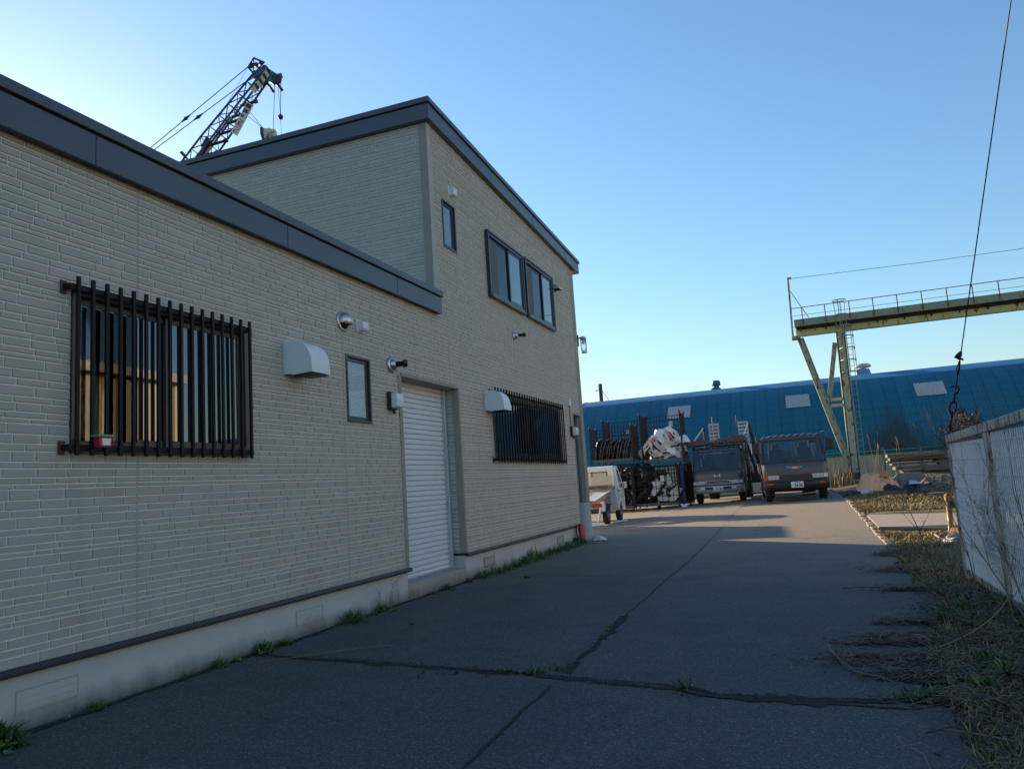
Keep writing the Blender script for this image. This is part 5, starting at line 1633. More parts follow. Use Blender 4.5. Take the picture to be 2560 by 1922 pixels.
# ------------------------------------------------------------------ steel cages of car parts
M['cage'] = mat('dark_rusty_steel', (.022, .018, .018), .8, var=.3, rust=.45, rscale=4, rcol=(.045, .02, .014))
M['cage_base'] = mat('grey_rusty_tray', (.10, .095, .09), .8, var=.3, rust=.3, rscale=4)
def mesh_panel(b, p0, pu, pv, nu, nv, r=.0105):
    p0, pu, pv = Vector(p0), Vector(pu), Vector(pv)
    for i in range(nu + 1): b.bar(p0 + pu * i / nu, p0 + pu * i / nu + pv, r * 2)
    for j in range(nv + 1): b.bar(p0 + pv * j / nv, p0 + pv * j / nv + pu, r * 2.4)
def cage(x0, x1, y0, y1, z0, hgt, label, front=1.0, nx_=13, nz_=9):
    t = thing('pallet_cage', label, 'pallet cage', ((x0 + x1) / 2, (y0 + y1) / 2, z0), 0, 'steel cages stacked by the trucks')
    for x in (x0, x1):
        for y in (y0, y1):
            b = MB(); b.box(x - .025, x + .025, y - .025, y + .025, z0, z0 + hgt); b.lathe([(.05, 0), (.05, .05), (.02, .06), (.03, .10), (.01, .12)], (x, y, z0 + hgt), (0, 0, 1), 8); b.build('post', M['cage'], t)
    b = MB(); b.box(x0, x1, y0, y1, z0 + .08, z0 + .14); b.box(x0, x1, y0 - .02, y0 + .03, z0 + .05, z0 + .17); b.build('tray', M['cage_base'], t)
    w_, d_ = x1 - x0, y1 - y0
    H_ = hgt - .16
    b = MB(); mesh_panel(b, (x0, y1, z0 + .14), (w_, 0, 0), (0, 0, H_), nx_, nz_); b.build('mesh_panel', M['cage'], t)
    for x in (x0, x1):
        b = MB(); mesh_panel(b, (x, y0, z0 + .14), (0, d_, 0), (0, 0, H_), 9, nz_); b.build('mesh_panel', M['cage'], t)
    if front:
        b = MB(); mesh_panel(b, (x0, y0, z0 + .14), (w_, 0, 0), (0, 0, H_ * front), 8, max(2, int(5 * front))); b.build('front_gate', M['cage'], t)
    return t
g1 = .12
cage(-3.35, -1.62, 31.6, 32.8, g1, 1.85, 'lower pallet cage mostly hidden behind the small pickup')
cage(-3.30, -1.50, 31.7, 32.9, 2.10, 1.52, 'upper pallet cage holding a row of dark fender arches', .62)
cage(-3.10, -1.35, 33.3, 34.5, 2.12, 1.90, 'tall upper pallet cage behind the dark fender arches', 0)
cage(-3.20, -1.40, 33.2, 34.5, g1, 1.95, 'pallet cage in the back row under the tall one, behind the pickup')
cage(-1.62, .20, 32.0, 33.2, .16, 1.72, 'lower pallet cage with white panels behind its barred front gate')
cage(-1.22, .47, 32.3, 33.5, 1.98, 2.06, 'upper pallet cage with an open front heaped with white bumper covers', 0)
cage(-.06, .40, 33.6, 34.5, .14, 1.75, 'narrow dark pallet cage beside the car-carrier truck')
cage(-1.25, .40, 33.9, 35.0, .14, 1.75, 'pallet cage behind the one with white panels, below the bumper covers')
# dark sheets standing in the back cages
for k, (x, z, w_, h_) in enumerate(((-2.6, .3, .7, 1.35), (-1.75, .28, .6, 1.3), (-.95, .3, .55, 1.25), (.12, .3, .5, 1.3))):
    b = MB(); b.box(x - w_ / 2, x + w_ / 2, 34.05 + .03 * k, 34.08 + .03 * k, z, z + h_); b.bar((x - w_ / 2, 34.02, z + .4), (x + w_ / 2, 34.02, z + .55), .05); tag(b.build('dark_sheet', M['cage'], bevel=.01), 'dark rusty metal sheet standing in a back-row cage', 'metal sheet', 'dark sheets in the back cages')
# paper tags on the wires
for x, y, z, s, lab in ((-.36, 33.42, 3.32, .17, 'white paper tag on the wires of the cage above the bumper covers, lower one'), (-.09, 33.42, 3.66, .16, 'white paper tag on the wires of the cage above the bumper covers, upper one'), (-.42, 31.97, 1.33, .17, 'beige paper tag on the gate of the lower cage of white panels'), (-1.98, 33.25, 3.45, .12, 'pale paper tag on the tall cage behind the fender arches')):
    b = MB(); b.box(x - s / 2, x + s / 2, y - .012, y - .004, z - s * .75, z + s * .75); tag(b.build('paper_tag', M['cream_panel']), lab, 'paper tag')
b = MB(); b.lathe([(.13, 0), (.13, .30), (.10, .34)], (.28, 32.4, .25), (0, 0, 1), 12); b.box(.15, .40, 33.22, 33.30, .3, 1.8); M['blue_sheet'] = mat('blue_sheet', (.02, .05, .16), .5, var=.2)
b = MB(); b.box(.235, .33, 32.6, 33.1, .3, 1.85); tag(b.build('blue_panel', M['blue_sheet'], bevel=.01), 'tall narrow blue panel standing beside the lower cage of white panels', 'panel')
# fender arches: bent liners standing in a row
arcb = MB()
n = 14
ang = [math.radians(10 + 110 * k / (n - 1)) for k in range(n)]
vs = []
for s in (-.16, .16):
    for a in ang:
        vs.append((s + .26 * math.cos(a), .0 + .05 * math.sin(a), -.05 + .95 * math.sin(a) ** .8))
arcb = MB()
pts_ = [(-.20, 0, .02), (-.15, .02, .30), (-.08, .03, .60), (.0, .02, .80), (.10, 0, .90), (.19, 0, .92)]
vs = [(x, y0, z) for (x, _, z) in pts_ for y0 in (-.38, .38)]
arcb.add(vs, [(2 * i, 2 * i + 1, 2 * i + 3, 2 * i + 2) for i in range(len(pts_) - 1)], 0, True)
arcb.tube([(x, -.39, z) for (x, _, z) in pts_], .014, 6, 1)
arcb.tube([(x, .39, z) for (x, _, z) in pts_], .022, 6, 1)
M['liner'] = mat('black_liner', (.018, .017, .018), .6, var=.3)
M['liner_edge'] = mat('grey_liner_edge', (.20, .20, .21), .4, var=.2)
arcb.keep = True
ra = random.Random(2)
first = None
for k in range(10):
    loc = (-2.98 + .145 * k + ra.uniform(-.02, .02), 32.25, 2.25)
    rot = (ra.uniform(-.04, .04), ra.uniform(-.06, .10), ra.uniform(-.12, .12))
    if first is None:
        first = arcb.build('fender_arch', [M['liner'], M['liner_edge']], loc=(0, 0, 0)); o = first
        tag(o, 'dark curved fender arch in the row in the upper left cage', 'fender', 'fender arches standing in the cage')
    else:
        o = first.copy(); COL.objects.link(o)
    o.location = loc; o.rotation_euler = rot; s_ = ra.uniform(.82, 1.0); o.scale = (s_, .95, s_)
# bumper covers: bent shells heaped in the open cage
def shell(seed):
    r_ = random.Random(seed)
    b = MB(); nu, nv = 12, 6
    W_, H_ = r_.uniform(.42, .58), r_.uniform(.30, .42)
    vs = []
    wob = [r_.uniform(.75, 1.15) for _ in range(nu + 1)]
    for i in range(nu + 1):
        u = i / nu * 2 - 1
        for j in range(nv + 1):
            v = j / nv
            a = v * 1.35
            vs.append((u * W_ * (1 - .12 * v), .30 * u * u + .16 * math.cos(a * 1.3) * wob[i], H_ * (math.sin(a) - .35) * wob[i]))
    fs, ms = [], []
    for i in range(nu):
        for j in range(nv):
            fs.append((i * (nv + 1) + j, (i + 1) * (nv + 1) + j, (i + 1) * (nv + 1) + j + 1, i * (nv + 1) + j + 1))
            ms.append(1 if ((j == 0 and 2 < i < 9) or (j == 2 and 4 < i < 7 and seed % 2 == 0)) else 0)
    b.add(vs, fs, 0, True); b.m = ms; b.keep = True
    return b
M['shell_white'] = mat('white_bumper_paint', (.70, .71, .72), .3, var=.06)
M['shell_black'] = mat('black_bumper_plastic', (.02, .02, .022), .5)
M['shell_red'] = mat('red_bumper_lens', (.45, .02, .03), .3)
protos = []
spots = [(-.92, 2.40, 0), (-.55, 2.36, 1), (-.95, 2.70, 2), (-.62, 2.66, 3), (-.30, 2.52, 0), (-.05, 2.34, 1), (.22, 2.44, 2), (-.20, 2.82, 3), (.15, 2.78, 0), (.32, 2.70, 2), (-.45, 2.98, 1), (-.18, 3.22, 3), (.18, 3.16, 2), (-.72, 2.92, 0), (-.02, 3.02, 1)]
rb_ = random.Random(11)
for i, (x, z, k) in enumerate(spots):
    if len(protos) <= k:
        o = shell(20 + len(protos)).build('bumper_cover', [M['shell_white'], M['shell_black']], loc=(0, 0, 0)); protos.append(o)
        md = o.modifiers.new('thick', 'SOLIDIFY'); md.thickness = .02
        tag(o, 'white bumper cover in the heap in the open upper cage', 'bumper cover', 'white bumper covers heaped in the upper cage')
    else:
        o = protos[k].copy(); COL.objects.link(o)
    o.location = (x - .03, 32.55 + rb_.uniform(-.12, .25), z)
    o.rotation_euler = (rb_.uniform(-.5, .5), rb_.uniform(-1.0, 1.0), rb_.uniform(-.7, .7))
    s_ = rb_.uniform(.72, .95); o.scale = (s_, s_, s_)
for (x, z, sx, lab) in ((-.72, 2.95, .07, 'red tail lamp on the left of the heap of white bumper covers'), (-.02, 3.06, .06, 'red tail lamp near the top of the heap of white bumper covers')):
    b = MB(); b.prism([(x - sx, z - .05), (x + sx * .6, z - .09), (x + sx, z + .04), (x - sx * .2, z + .11)], 'y', 32.30, 32.42); tag(b.build('tail_lamp_unit', M['shell_red'], bevel=.012), lab, 'tail lamp')
b = MB(); b.prism([(-.90, 2.92), (-.25, 2.78), (-.30, 2.98), (-.58, 3.16)], 'y', 32.8, 32.84); tag(b.build('body_panel', M['brown_rust']), 'dark brown body panel propped behind the heap of white bumper covers', 'body panel')
# white panels leaning in the lower cage
rw = random.Random(8)
pp_ = None
for k, (x, z, rz_, hgt_) in enumerate(((-.85, .75, .5, .55), (-.60, .62, -.7, .5), (-.38, .85, .9, .6), (-.10, .60, .45, .75), (.02, .55, .55, .7), (-.70, 1.05, 1.2, .45), (-.28, 1.15, -.5, .4), (-.48, .40, 1.4, .5))):
    if pp_ is None:
        b = MB(); b.add([(-.12, 0, -.5), (.06, .02, -.5), (.14, .09, 0), (.16, .02, .5), (.02, 0, .42), (-.13, .07, .05)], [(0, 1, 2, 5), (5, 2, 3, 4)], 0, False); b.keep = True
        pp_ = b.build('body_panel', M['shell_white'], loc=(0, 0, 0)); md = pp_.modifiers.new('thick', 'SOLIDIFY'); md.thickness = .025; o = pp_
        tag(o, 'white body panel leaning inside the barred lower cage', 'body panel', 'white panels in the lower cage')
    else:
        o = pp_.copy(); COL.objects.link(o)
    o.location = (x, 32.35 + rw.uniform(-.1, .4), z + .12); o.rotation_euler = (rw.uniform(-.2, .2), rz_, rw.uniform(-.4, .4)); o.scale = (1.0, 1, hgt_)
rw = random.Random(5)
dk = None
for k in range(46):
    if dk is None:
        b = MB(); b.tube([(-.4, 0, 0), (-.15, .04, .12), (.15, .04, .13), (.4, 0, 0)], [.07, .09, .09, .06], 7); dk = b.build('dark_bumper', M['shell_black'], loc=(0, 0, 0)); o = dk
        tag(o, 'dark bumper piece piled inside the lower cages', 'car part', 'dark car parts in the lower cages')
    else:
        o = dk.copy(); COL.objects.link(o)
    o.location = ((-1.40 + 1.45 * rw.random()) if k < 16 else (-3.1 + 1.45 * rw.random()), 32.75 + rw.uniform(-.25, .2), .35 + 1.35 * rw.random()); o.rotation_euler = (rw.uniform(-.6, .6), rw.uniform(-1.2, 1.2), rw.uniform(-.6, .6))
b = MB(); b.lathe([(.06, 0), (.12, .02), (.13, .07), (.05, .10)], (.45, 31.6, gz(.45, 31.6)), (0, 0, 1), 12); tag(b.build('hubcap', M['white_metal']), 'pale round hubcap lying at the foot of the cages by the carrier truck', 'hubcap')

t = thing('shadow_hut', 'unseen low grey hut added behind the office building to shade the yard', 'hut', (-6.2, 24.3, .1))  # hidden from view, added to cast the shadow streak across the asphalt
b = MB(); b.box(-8.0, -4.4, 22.4, 24.6, 0, 2.75); b.build('wall', M['trim_light'], t)
b = MB(); b.box(-8.1, -4.3, 22.3, 24.7, 2.75, 2.9); b.build('roof', M['fascia'], t)
b = MB(); b.box(-4.4, -4.36, 23.0, 23.9, .1, 2.1); b.build('door', M['shutter'], t)
# ------------------------------------------------------------------ right side: grid fence, post, hose, wire
def rust_white(name, col, rust, rs, st):
    return mat(name, col, .5, var=.10, vscale=3, rust=rust, rscale=rs, rstretch=st, rcol=(.17, .075, .04), bmp=.1, bscale=30)
M['grid_white'] = rust_white('white_grid_paint', (.66, .68, .72), .16, 6, (1, 1, 1))
M['frame_cream'] = rust_white('cream_rusty_frame', (.46, .42, .35), .46, 4.5, (3, 3, .9))
FX_ = 6.66
F0, F1 = 10.24, 3.4
def ftop(y): return 1.664 + .0212 * (10.285 - y)
gfz = soil_z(FX_, 9)
fence = thing('grid_fence', 'white steel grid panel fence with rusty frame along the weedy edge of the yard', 'fence', (FX_, 7, gfz))
b = MB()
for (ya, yb) in ((F0, 8.3), (8.3, 6.9), (6.9, F1)):
    za, zb2 = ftop(ya), ftop(yb)
    b.bar((FX_ + .02, ya, za - .045), (FX_ + .02, yb, zb2 - .045), .09, .09)
b.build('top_rail', M['frame_cream'], fence, bevel=.006)
b = MB(); b.bar((FX_ + .02, F0, .10), (FX_ + .02, F1, .06), .06, .07); b.build('bottom_rail', M['frame_cream'], fence, bevel=.006)
for y in (F0, 8.27, 6.3, 4.33):
    b = MB(); b.box(FX_ - .02, FX_ + .05, y - (.10 if y < 10 else .045), y + (.03 if y < 10 else .0), -.05, ftop(y) - .09)
    if y < 10: b.prism([(y - .20, ftop(y) - .09), (y + .12, ftop(y) - .09), (y + .03, ftop(y) - .26), (y - .10, ftop(y) - .26)], 'x', FX_ - .012, FX_ - .002)
    b.build('post', M['frame_cream'], fence, bevel=.004)
edges_ = [F0 - .05, 8.30, 8.16, 6.33, 6.19, 4.36, 4.22, F1]
for (yb, ya) in zip(edges_[0::2], edges_[1::2]):
    b = MB()
    y = ya + .02
    while y < yb:
        t_ = min(ftop(ya), ftop(yb)) - .10
        b.tube([(FX_, y, .12), (FX_, y, t_)], .006, 6, caps=False); y += .07
    z = .16
    while z < min(ftop(ya), ftop(yb)) - .12:
        b.tube([(FX_ - .007, ya, z), (FX_ - .007, yb, z)], .0045, 5, caps=False); z += .152
    b.build('grating', M['grid_white'], fence)
    
# white sheet tied behind the first panel, torn plate
b = MB(); b.box(FX_ + .05, FX_ + .06, 8.62, 8.95, .42, 1.0); tag(b.build('white_plate', M['grid_white']), 'narrow white slotted plate fixed behind the far panel of the grid fence', 'plate')
b = MB()
for z in [k * .06 + .55 for k in range(14)]: b.box(7.3, 7.33, 7.55, 8.2, z, z + .045)
for y in [7.55 + .065 * k for k in range(11)]: b.box(7.295, 7.335, y, y + .03, .5, 1.42)
M['orange_rust'] = mat('orange_rusty_mesh', (.42, .20, .13), .8, var=.25)
tag(b.build('rusty_mesh_panel', M['orange_rust']), 'orange rusty perforated panel standing behind the white grid fence', 'mesh panel')
M['pale_board'] = mat('pale_blue_grey_board', (.42, .47, .55), .6, var=.15)
# yellow pipe post with clamp
t = thing('pipe_post', 'rusty yellow pipe post with a clamp beside the far end of the grid fence', 'post', (7.46, 16.1, gz(7.4, 16)))
M['yellow_rust'] = rust_white('yellow_rusty_paint', (.30, .19, .045), .48, 8, (1, 1, .6))
b = MB(); b.tube([(7.43, 16.1, .0), (7.46, 16.1, .12), (7.48, 16.1, .62)], [.05, .048, .05], 14); b.build('post', M['yellow_rust'], t)
b = MB(); b.lathe([(.06, 0), (.07, .03), (.07, .10), (.05, .15), (.02, .16)], (7.485, 16.1, .60), (0, 0, 1), 14); b.build('cap', M['yellow_rust'], t)
b = MB(); b.tube([(7.5, 16.08, .55), (7.95, 15.9, .52)], .05, 8); b.box(7.72, 7.86, 15.85, 16.05, .42, .68); b.lathe([(.04, 0), (.10, .02), (.10, .08), (.04, .10)], (7.66, 15.95, .68), (.3, 0, 1), 10); b.box(7.88, 7.96, 15.8, 16.1, .35, .78); b.build('clamp', M['brown_rust'], t, bevel=.01)
b = MB(); b.tube([(7.48, 16.0, .06), (7.7, 15.6, .05)], .09, 10); tag(b.build('rusty_pipe', M['brown_rust']), 'short rusty pipe lying at the foot of the yellow post', 'pipe')
b = MB()
for k in range(3):
    c = Vector((7.42, 14.2, .06 + .03 * k)); r = .36 - .02 * k
    b.tube([c + Vector((r * math.cos(a), r * 1.5 * math.sin(a), .02 * math.sin(3 * a + k))) for a in [2 * math.pi * q / 30 for q in range(31)]], .024, 7)
b.tube([(7.1, 14.3, .10), (6.98, 14.2, .13), (6.98, 14.6, .15)], .012, 5)
M['hose_grey'] = mat('grey_white_hose', (.30, .32, .35), .5, var=.1)
tag(b.build('coiled_hose', M['hose_grey']), 'coil of grey white hose on the grass beside the grid fence', 'hose')
# guy wire with turnbuckle and chain down to the fence corner, and the pole that carries it
lo, hi = Vector((6.665, 10.15, 1.66)), Vector((7.7, 5.84, 8.9))
lo2 = lo.lerp(hi, .135)
lo2 = lo + (Vector((7.272, 7.776, 5.539)) - lo) * .14
d_ = (Vector((7.272, 7.776, 5.539)) - lo).normalized()
hi = lo + d_ * 7.6
t = thing('guy_wire', 'dark steel guy wire running up from a chain on the fence corner', 'wire', tuple(lo))
M['dark_steel'] = mat('dark_weathered_steel', (.02, .018, .017), .6, var=.3)
b = MB(); b.tube([lo + d_ * .60, hi], .0065, 6); b.build('cable', M['dark_steel'], t)
def P_(s): return lo + d_ * s
b = MB(); side = d_.cross(Vector((0, 1, 0))).normalized(); sd2 = d_.cross(side)
b.tube([P_(.98), P_(1.0) + side * .04, P_(1.03) + side * .01, P_(1.07)], [.018, .022, .03, .012], 8); b.tube([P_(.97) - side * .03, P_(1.02) + side * .05], .012, 6); b.tube([P_(.98), P_(.86) + side * .02, P_(.74), P_(.86) - side * .012, P_(.98)], .006, 5); b.build('cable_clamp', M['dark_steel'], t)
def link(s, L, ax_, r=.010, wd=.022):
    pts = []
    for k in range(17):
        a = 2 * math.pi * k / 16
        pts.append(P_(s) + ax_ * wd * math.cos(a) + d_ * L * math.sin(a))
    b.tube(pts, r, 6)
b = MB(); b.tube([P_(.62) + side * .06, P_(.64) + side * .03, P_(.645) - side * .02, P_(.60) - side * .035, P_(.54) - side * .012], .011, 7); link(.49, .065, sd2); link(.37, .085, side, .010, .034); link(.25, .065, sd2); b.tube([P_(.20), P_(.12), P_(.02)], .014, 6); b.tube([P_(.13) + side * .04, P_(.10) - side * .03], .012, 6)
b.build('chain', M['dark_steel'], t)
t = thing('wire_pole', 'tall wooden pole that carries the guy wire', 'pole', (hi.x, hi.y, 0))
b = MB(); b.tube([(hi.x, hi.y, 0), (hi.x, hi.y, hi.z + .4)], [.14, .10], 12); b.build('post', M['pole_wood'], t)

# ------------------------------------------------------------------ heaps in the corner
M['tarp_tan'] = mat('tan_tarp', (.62, .39, .23), .75, var=.15, vscale=2, bmp=.3, bscale=14)
M['tarp_orange'] = mat('orange_sheet', (.50, .20, .08), .7, var=.15)
M['bag_black'] = mat('black_plastic_bag', (.013, .014, .016), .35, var=.3)
M['bag_white'] = mat('blue_white_bag', (.42, .47, .54), .4, var=.1)
from mathutils import noise as mnoise
def heap(name, m, cx, cy, z0, rx, ry, h, seed, label, cat, rough=.22, peaks=None, fold=.10, nseg=72, nring=26):
    """crumpled cloth: a mound with sharp creases running down from its peaks"""
    r_ = random.Random(seed)
    sv = Vector((seed * 3.1, seed * 1.7, 0))
    peaks = peaks or [(r_.uniform(-.3, .3), r_.uniform(-.3, .3), 1.0), (r_.uniform(-.5, .5), r_.uniform(-.4, .4), .75)]
    b = MB(); vs = []
    for i in range(nring + 1):
        t_ = i / nring
        for k in range(nseg):
            a = 2 * math.pi * k / nseg
            e = Vector((math.cos(a), math.sin(a), 0))
            out = 1 + rough * mnoise.noise(e * 1.6 + sv) + rough * .5 * mnoise.noise(e * 4 + sv)
            rr = 1 - t_
            x, y = rr * out * e.x, rr * out * e.y
            hh = 0
            for (px_, py_, ph_) in peaks:
                d = math.hypot(x - px_, y - py_)
                hh = max(hh, ph_ * max(0, 1 - (d / 1.05) ** 1.5))
            edge = min(1, (1 - rr) * 2.6) ** .8
            crease = 1 - abs(mnoise.noise(Vector((x * 3.2, y * 3.2, hh * 2.5)) + sv)) * 2.6
            crease2 = 1 - abs(mnoise.noise(Vector((x * 7, y * 7, hh * 4)) + sv * 2)) * 2.4
            z = (hh * .85 + .12) * edge + fold * (crease * .9 + crease2 * .35 - .5) * edge
            vs.append((cx + rx * x, cy + ry * y, z0 + h * max(0, z)))
    fs = [(i * nseg + k, i * nseg + (k + 1) % nseg, (i + 1) * nseg + (k + 1) % nseg, (i + 1) * nseg + k) for i in range(nring) for k in range(nseg)]
    b.add(vs, fs, 0, True); b.keep = True
    return tag(b.build(name, m), label, cat)
heap('tarp_heap', M['tarp_tan'], 7.30, 28.0, .50, .70, .58, .58, 3, 'crumpled tan tarpaulin heaped over rubbish bags beside the gantry leg', 'tarpaulin', .25, [(-.25, 0, 1.0), (.25, .1, .88), (.65, -.1, .4)], .26)
heap('orange_sheet', M['tarp_orange'], 7.55, 27.95, .92, .16, .15, .24, 6, 'crumpled orange sheet on top of the tan tarpaulin', 'sheet', .3)
heap('rubbish_bag', M['bag_white'], 7.05, 27.6, .30, .40, .35, .36, 8, 'blue-white plastic bag bulging under the left side of the tan tarpaulin', 'bag', .25)
heap('rubbish_bag', M['bag_black'], 6.60, 27.7, .27, .38, .33, .28, 9, 'black rubbish bag leftmost of the heap by the asphalt edge', 'bag', .3)
heap('rubbish_bag', M['bag_white'], 6.72, 27.9, .45, .28, .2, .13, 10, 'pale plastic sheet lying on the leftmost black bag', 'bag', .3)
heap('rubbish_bag', M['bag_black'], 7.65, 27.55, .30, .50, .35, .40, 12, 'black rubbish bags under the right side of the tan tarpaulin', 'bag', .3)
heap('rubbish_bag', M['bag_black'], 8.28, 27.55, .30, .40, .33, .46, 13, 'glossy black rubbish bag at the right end of the heap', 'bag', .22)
heap('rubbish_bag', M['bag_white'], 8.32, 27.6, .66, .24, .2, .11, 14, 'white sheet lying on the right-hand black rubbish bag', 'bag', .25)
b = MB(); b.bar((7.05, 26.75, .42), (8.05, 26.9, .38), .05, .22); tag(b.build('plank', M['old_wood'], bevel=.01), 'dark weathered plank lying in front of the rubbish bags', 'plank')
b = MB(); b.lathe([(.20, 0), (.24, .015), (.22, .03)], (8.75, 26.3, soil_z(8.75, 26.3) + .03), (0, .1, 1), 18); tag(b.build('white_disc', M['white_metal']), 'flat white lid lying on the grass right of the rubbish bags', 'lid')
b = MB(); b.box(9.05, 9.5, 30.2, 30.6, soil_z(9.2, 30.3), soil_z(9.2, 30.3) + .05); tag(b.build('grey_sheet', M['pale_board'], bevel=.01), 'pale grey flat sheet on the dark earth behind the white lid', 'sheet')
# stacked weathered timber
M['timber'] = mat('grey_weathered_timber', (.14, .128, .11), .9, var=.35, vscale=5, bmp=.5, bscale=30)
rt_ = random.Random(3)
for k, (x0, x1, y, z, hh) in enumerate(((8.55, 10.75, 36.2, 1.50, .12), (8.45, 10.6, 36.0, 1.64, .13), (8.60, 10.9, 36.3, 1.30, .07), (8.7, 11.2, 36.2, 1.12, .12), (8.5, 10.7, 36.6, 1.40, .06), (10.3, 12.4, 36.5, 1.38, .10), (10.5, 12.6, 36.7, 1.50, .11), (10.4, 12.5, 36.3, 1.22, .10), (9.8, 12.2, 36.0, 1.00, .10), (10.2, 12.8, 36.1, .86, .11), (9.0, 11.0, 36.4, .95, .10), (10.4, 12.7, 36.6, 1.11, .07))):
    b = MB(); b.bar((x0, y, z + rt_.uniform(-.02, .02)), (x1, y + rt_.uniform(-.15, .15), z + rt_.uniform(-.03, .03)), .75, hh)
    tag(b.build('timber_board', M['timber'], bevel=.012), 'grey weathered timber board in the low stack in front of the cream fence', 'timber', 'weathered timber stack')
M['rubble_slab'] = mat('dark_concrete', (.17, .165, .15), .9, var=.3, vscale=4, bmp=.5)
b = MB(); b.prism([(-.85, 0), (-.95, .35), (-.75, .62), (-.2, .68), (.35, .62), (.55, .42), (.3, .1), (-.2, -.1)], 'y', -.09, .09)
b.map(lambda x, y, z: (8.95 + x * .75, 32.3 + y + z * .35, soil_z(8.95, 32.3) + z * .62 - .08))
tag(b.build('concrete_slab', M['rubble_slab'], bevel=.02), 'broken grey concrete slab leaning on the dark earth heap', 'slab')
rs_ = random.Random(9)
M['rubble'] = mat('rubble_stone', (.13, .125, .115), .9, var=.4, vscale=8, bmp=.5)
st0 = None
for k in range(46):
    x = rs_.gauss(9.6, .9); y = rs_.gauss(30.8, 1.6); s_ = rs_.uniform(.05, .19)
    if st0 is None:
        b = MB(); import bmesh
        bm = bmesh.new(); bmesh.ops.create_icosphere(bm, subdivisions=2, radius=1)
        for v in bm.verts: v.co *= rs_.uniform(.75, 1.1)
        b.add([tuple(v.co) for v in bm.verts], [tuple(v.index for v in f.verts) for f in bm.faces]); bm.free()
        st0 = b.build('rubble_stone', M['rubble'], loc=(0, 0, 0)); o = st0; tag(o, 'grey lump of rubble on the dark earth heap', 'stone', 'rubble on the earth heap')
    else:
        o = st0.copy(); COL.objects.link(o)
    o.location = (x, y, soil_z(x, y) + s_ * .25); o.scale = (s_, s_ * rs_.uniform(.6, 1.2), s_ * rs_.uniform(.4, .8)); o.rotation_euler = (rs_.uniform(0, 3), rs_.uniform(0, 3), rs_.uniform(0, 6))

# ------------------------------------------------------------------ plants
def leaf_mat(name, col, var=.3):
    m, t_, b_ = _nodes(name)
    a = N(t_, "ShaderNodeAttribute", attribute_name="tint")
    c = mix(t_, 1.0, col, a.outputs['Color'], 'MULTIPLY')
    t_.links.new(c, b_.inputs['Base Color'])
    b_.inputs['Roughness'].default_value = .65
    b_.inputs['Specular IOR Level'].default_value = .25
    return m
M['blade'] = leaf_mat('grass_blade', (.13, .13, .055))
M['leaf'] = leaf_mat('weed_leaf', (.085, .135, .045))
M['dead'] = leaf_mat('dead_stem', (.15, .115, .08))
rg = random.Random(21)
def blade(b, x, y, z, h, tn, lean=.5, w=.006, seg=2):
    a = rg.uniform(0, 6.28); d = (math.cos(a), math.sin(a)); l = h * lean * rg.uniform(.2, 1)
    px, py = -d[1] * w, d[0] * w
    m_ = .35
    vs = [(x - px, y - py, z), (x + px, y + py, z), (x + d[0] * l * m_ - px * .8, y + d[1] * l * m_ - py * .8, z + h * .62), (x + d[0] * l * m_ + px * .8, y + d[1] * l * m_ + py * .8, z + h * .62), (x + d[0] * l, y + d[1] * l, z + h)]
    b.add(vs, [(0, 1, 3, 2), (2, 3, 4)], 0, False, tn)
def tint_green(): k = rg.uniform(.6, 1.3); return (k * rg.uniform(.7, 1.0), k, k * rg.uniform(.7, 1.0))
def tint_straw(): k = rg.uniform(.8, 1.6); return (k * 2.0, k * 1.45, k * 1.5)
b = MB(); b.keep = True
cnt = 0
while cnt < 60000:
    y = 3 + 26 * rg.random() ** 1.5
    e = edge_x(y)
    x = e + .05 + (3.6 if y < 14 else 4.2) * rg.random() ** 1.2
    if 6.3 < x < 9.1 and 16.5 < y < 21.2: continue
    clump = math.sin(x * 2.3 + 1.1 * y) + math.sin(x * 1.1 - y * 1.9 + 2) + .6 * math.sin(5 * x + 4 * y)
    if clump < rg.uniform(-2.6, .5): continue
    if y > 26 and rg.random() < .5: continue
    near = y < 13
    g_ = rg.random() < (.45 if near else .38)
    blade(b, x, y, soil_z(x, y) - .015, rg.uniform(.025, .085) * (1.0 if near else 1.1), tint_green() if g_ else tint_straw(), 1.6, .0026 + .00032 * y)
    cnt += 1
tag(b.build('grass', M['blade'], loc=(0, 0, 0)), 'short mixed green and straw grass along the right edge of the yard', 'grass', kind='stuff')
# dead litter: twigs and brown leaves
b = MB(); b.keep = True
TONG = [(5.95, 7.0, .75, .12), (5.75, 6.75, .7, .10), (5.6, 6.2, .75, .25), (5.75, 5.75, .6, .2), (6.1, 9.5, .45, .12), (5.9, 7.6, .5, .1), (6.2, 11.2, .5, .3), (5.75, 5.2, .4, .10), (6.25, 13.1, .4, .35), (6.1, 4.9, .5, .5), (6.2, 6.0, .7, .8), (6.3, 8.0, .5, 1.0), (6.15, 4.2, .45, .5), (6.35, 6.6, .6, 1.4), (6.3, 5.0, .7, .9), (6.1, 4.0, .6, .6), (6.4, 9.0, .5, 1.2)]
for k in range(11000):
    cx, cy, rx, ry = rg.choice(TONG)
    x = cx + rg.gauss(0, rx * .42); y = cy + rg.gauss(0, ry * .42)
    z = soil_z(x, y) + rg.uniform(.004, .035)
    s_ = rg.uniform(.008, .03); a = rg.uniform(0, 6.28); dx, dy = math.cos(a) * s_, math.sin(a) * s_; ti = rg.uniform(-.5, .5) * s_
    kk = rg.uniform(.25, 1.1)
    b.add([(x - dx, y - dy, z), (x + dy * .5, y - dx * .5, z + ti), (x + dx, y + dy, z + abs(ti)), (x - dy * .5, y + dx * .5, z)], [(0, 1, 2, 3)], 0, False, (kk, kk * .9, kk * .85))
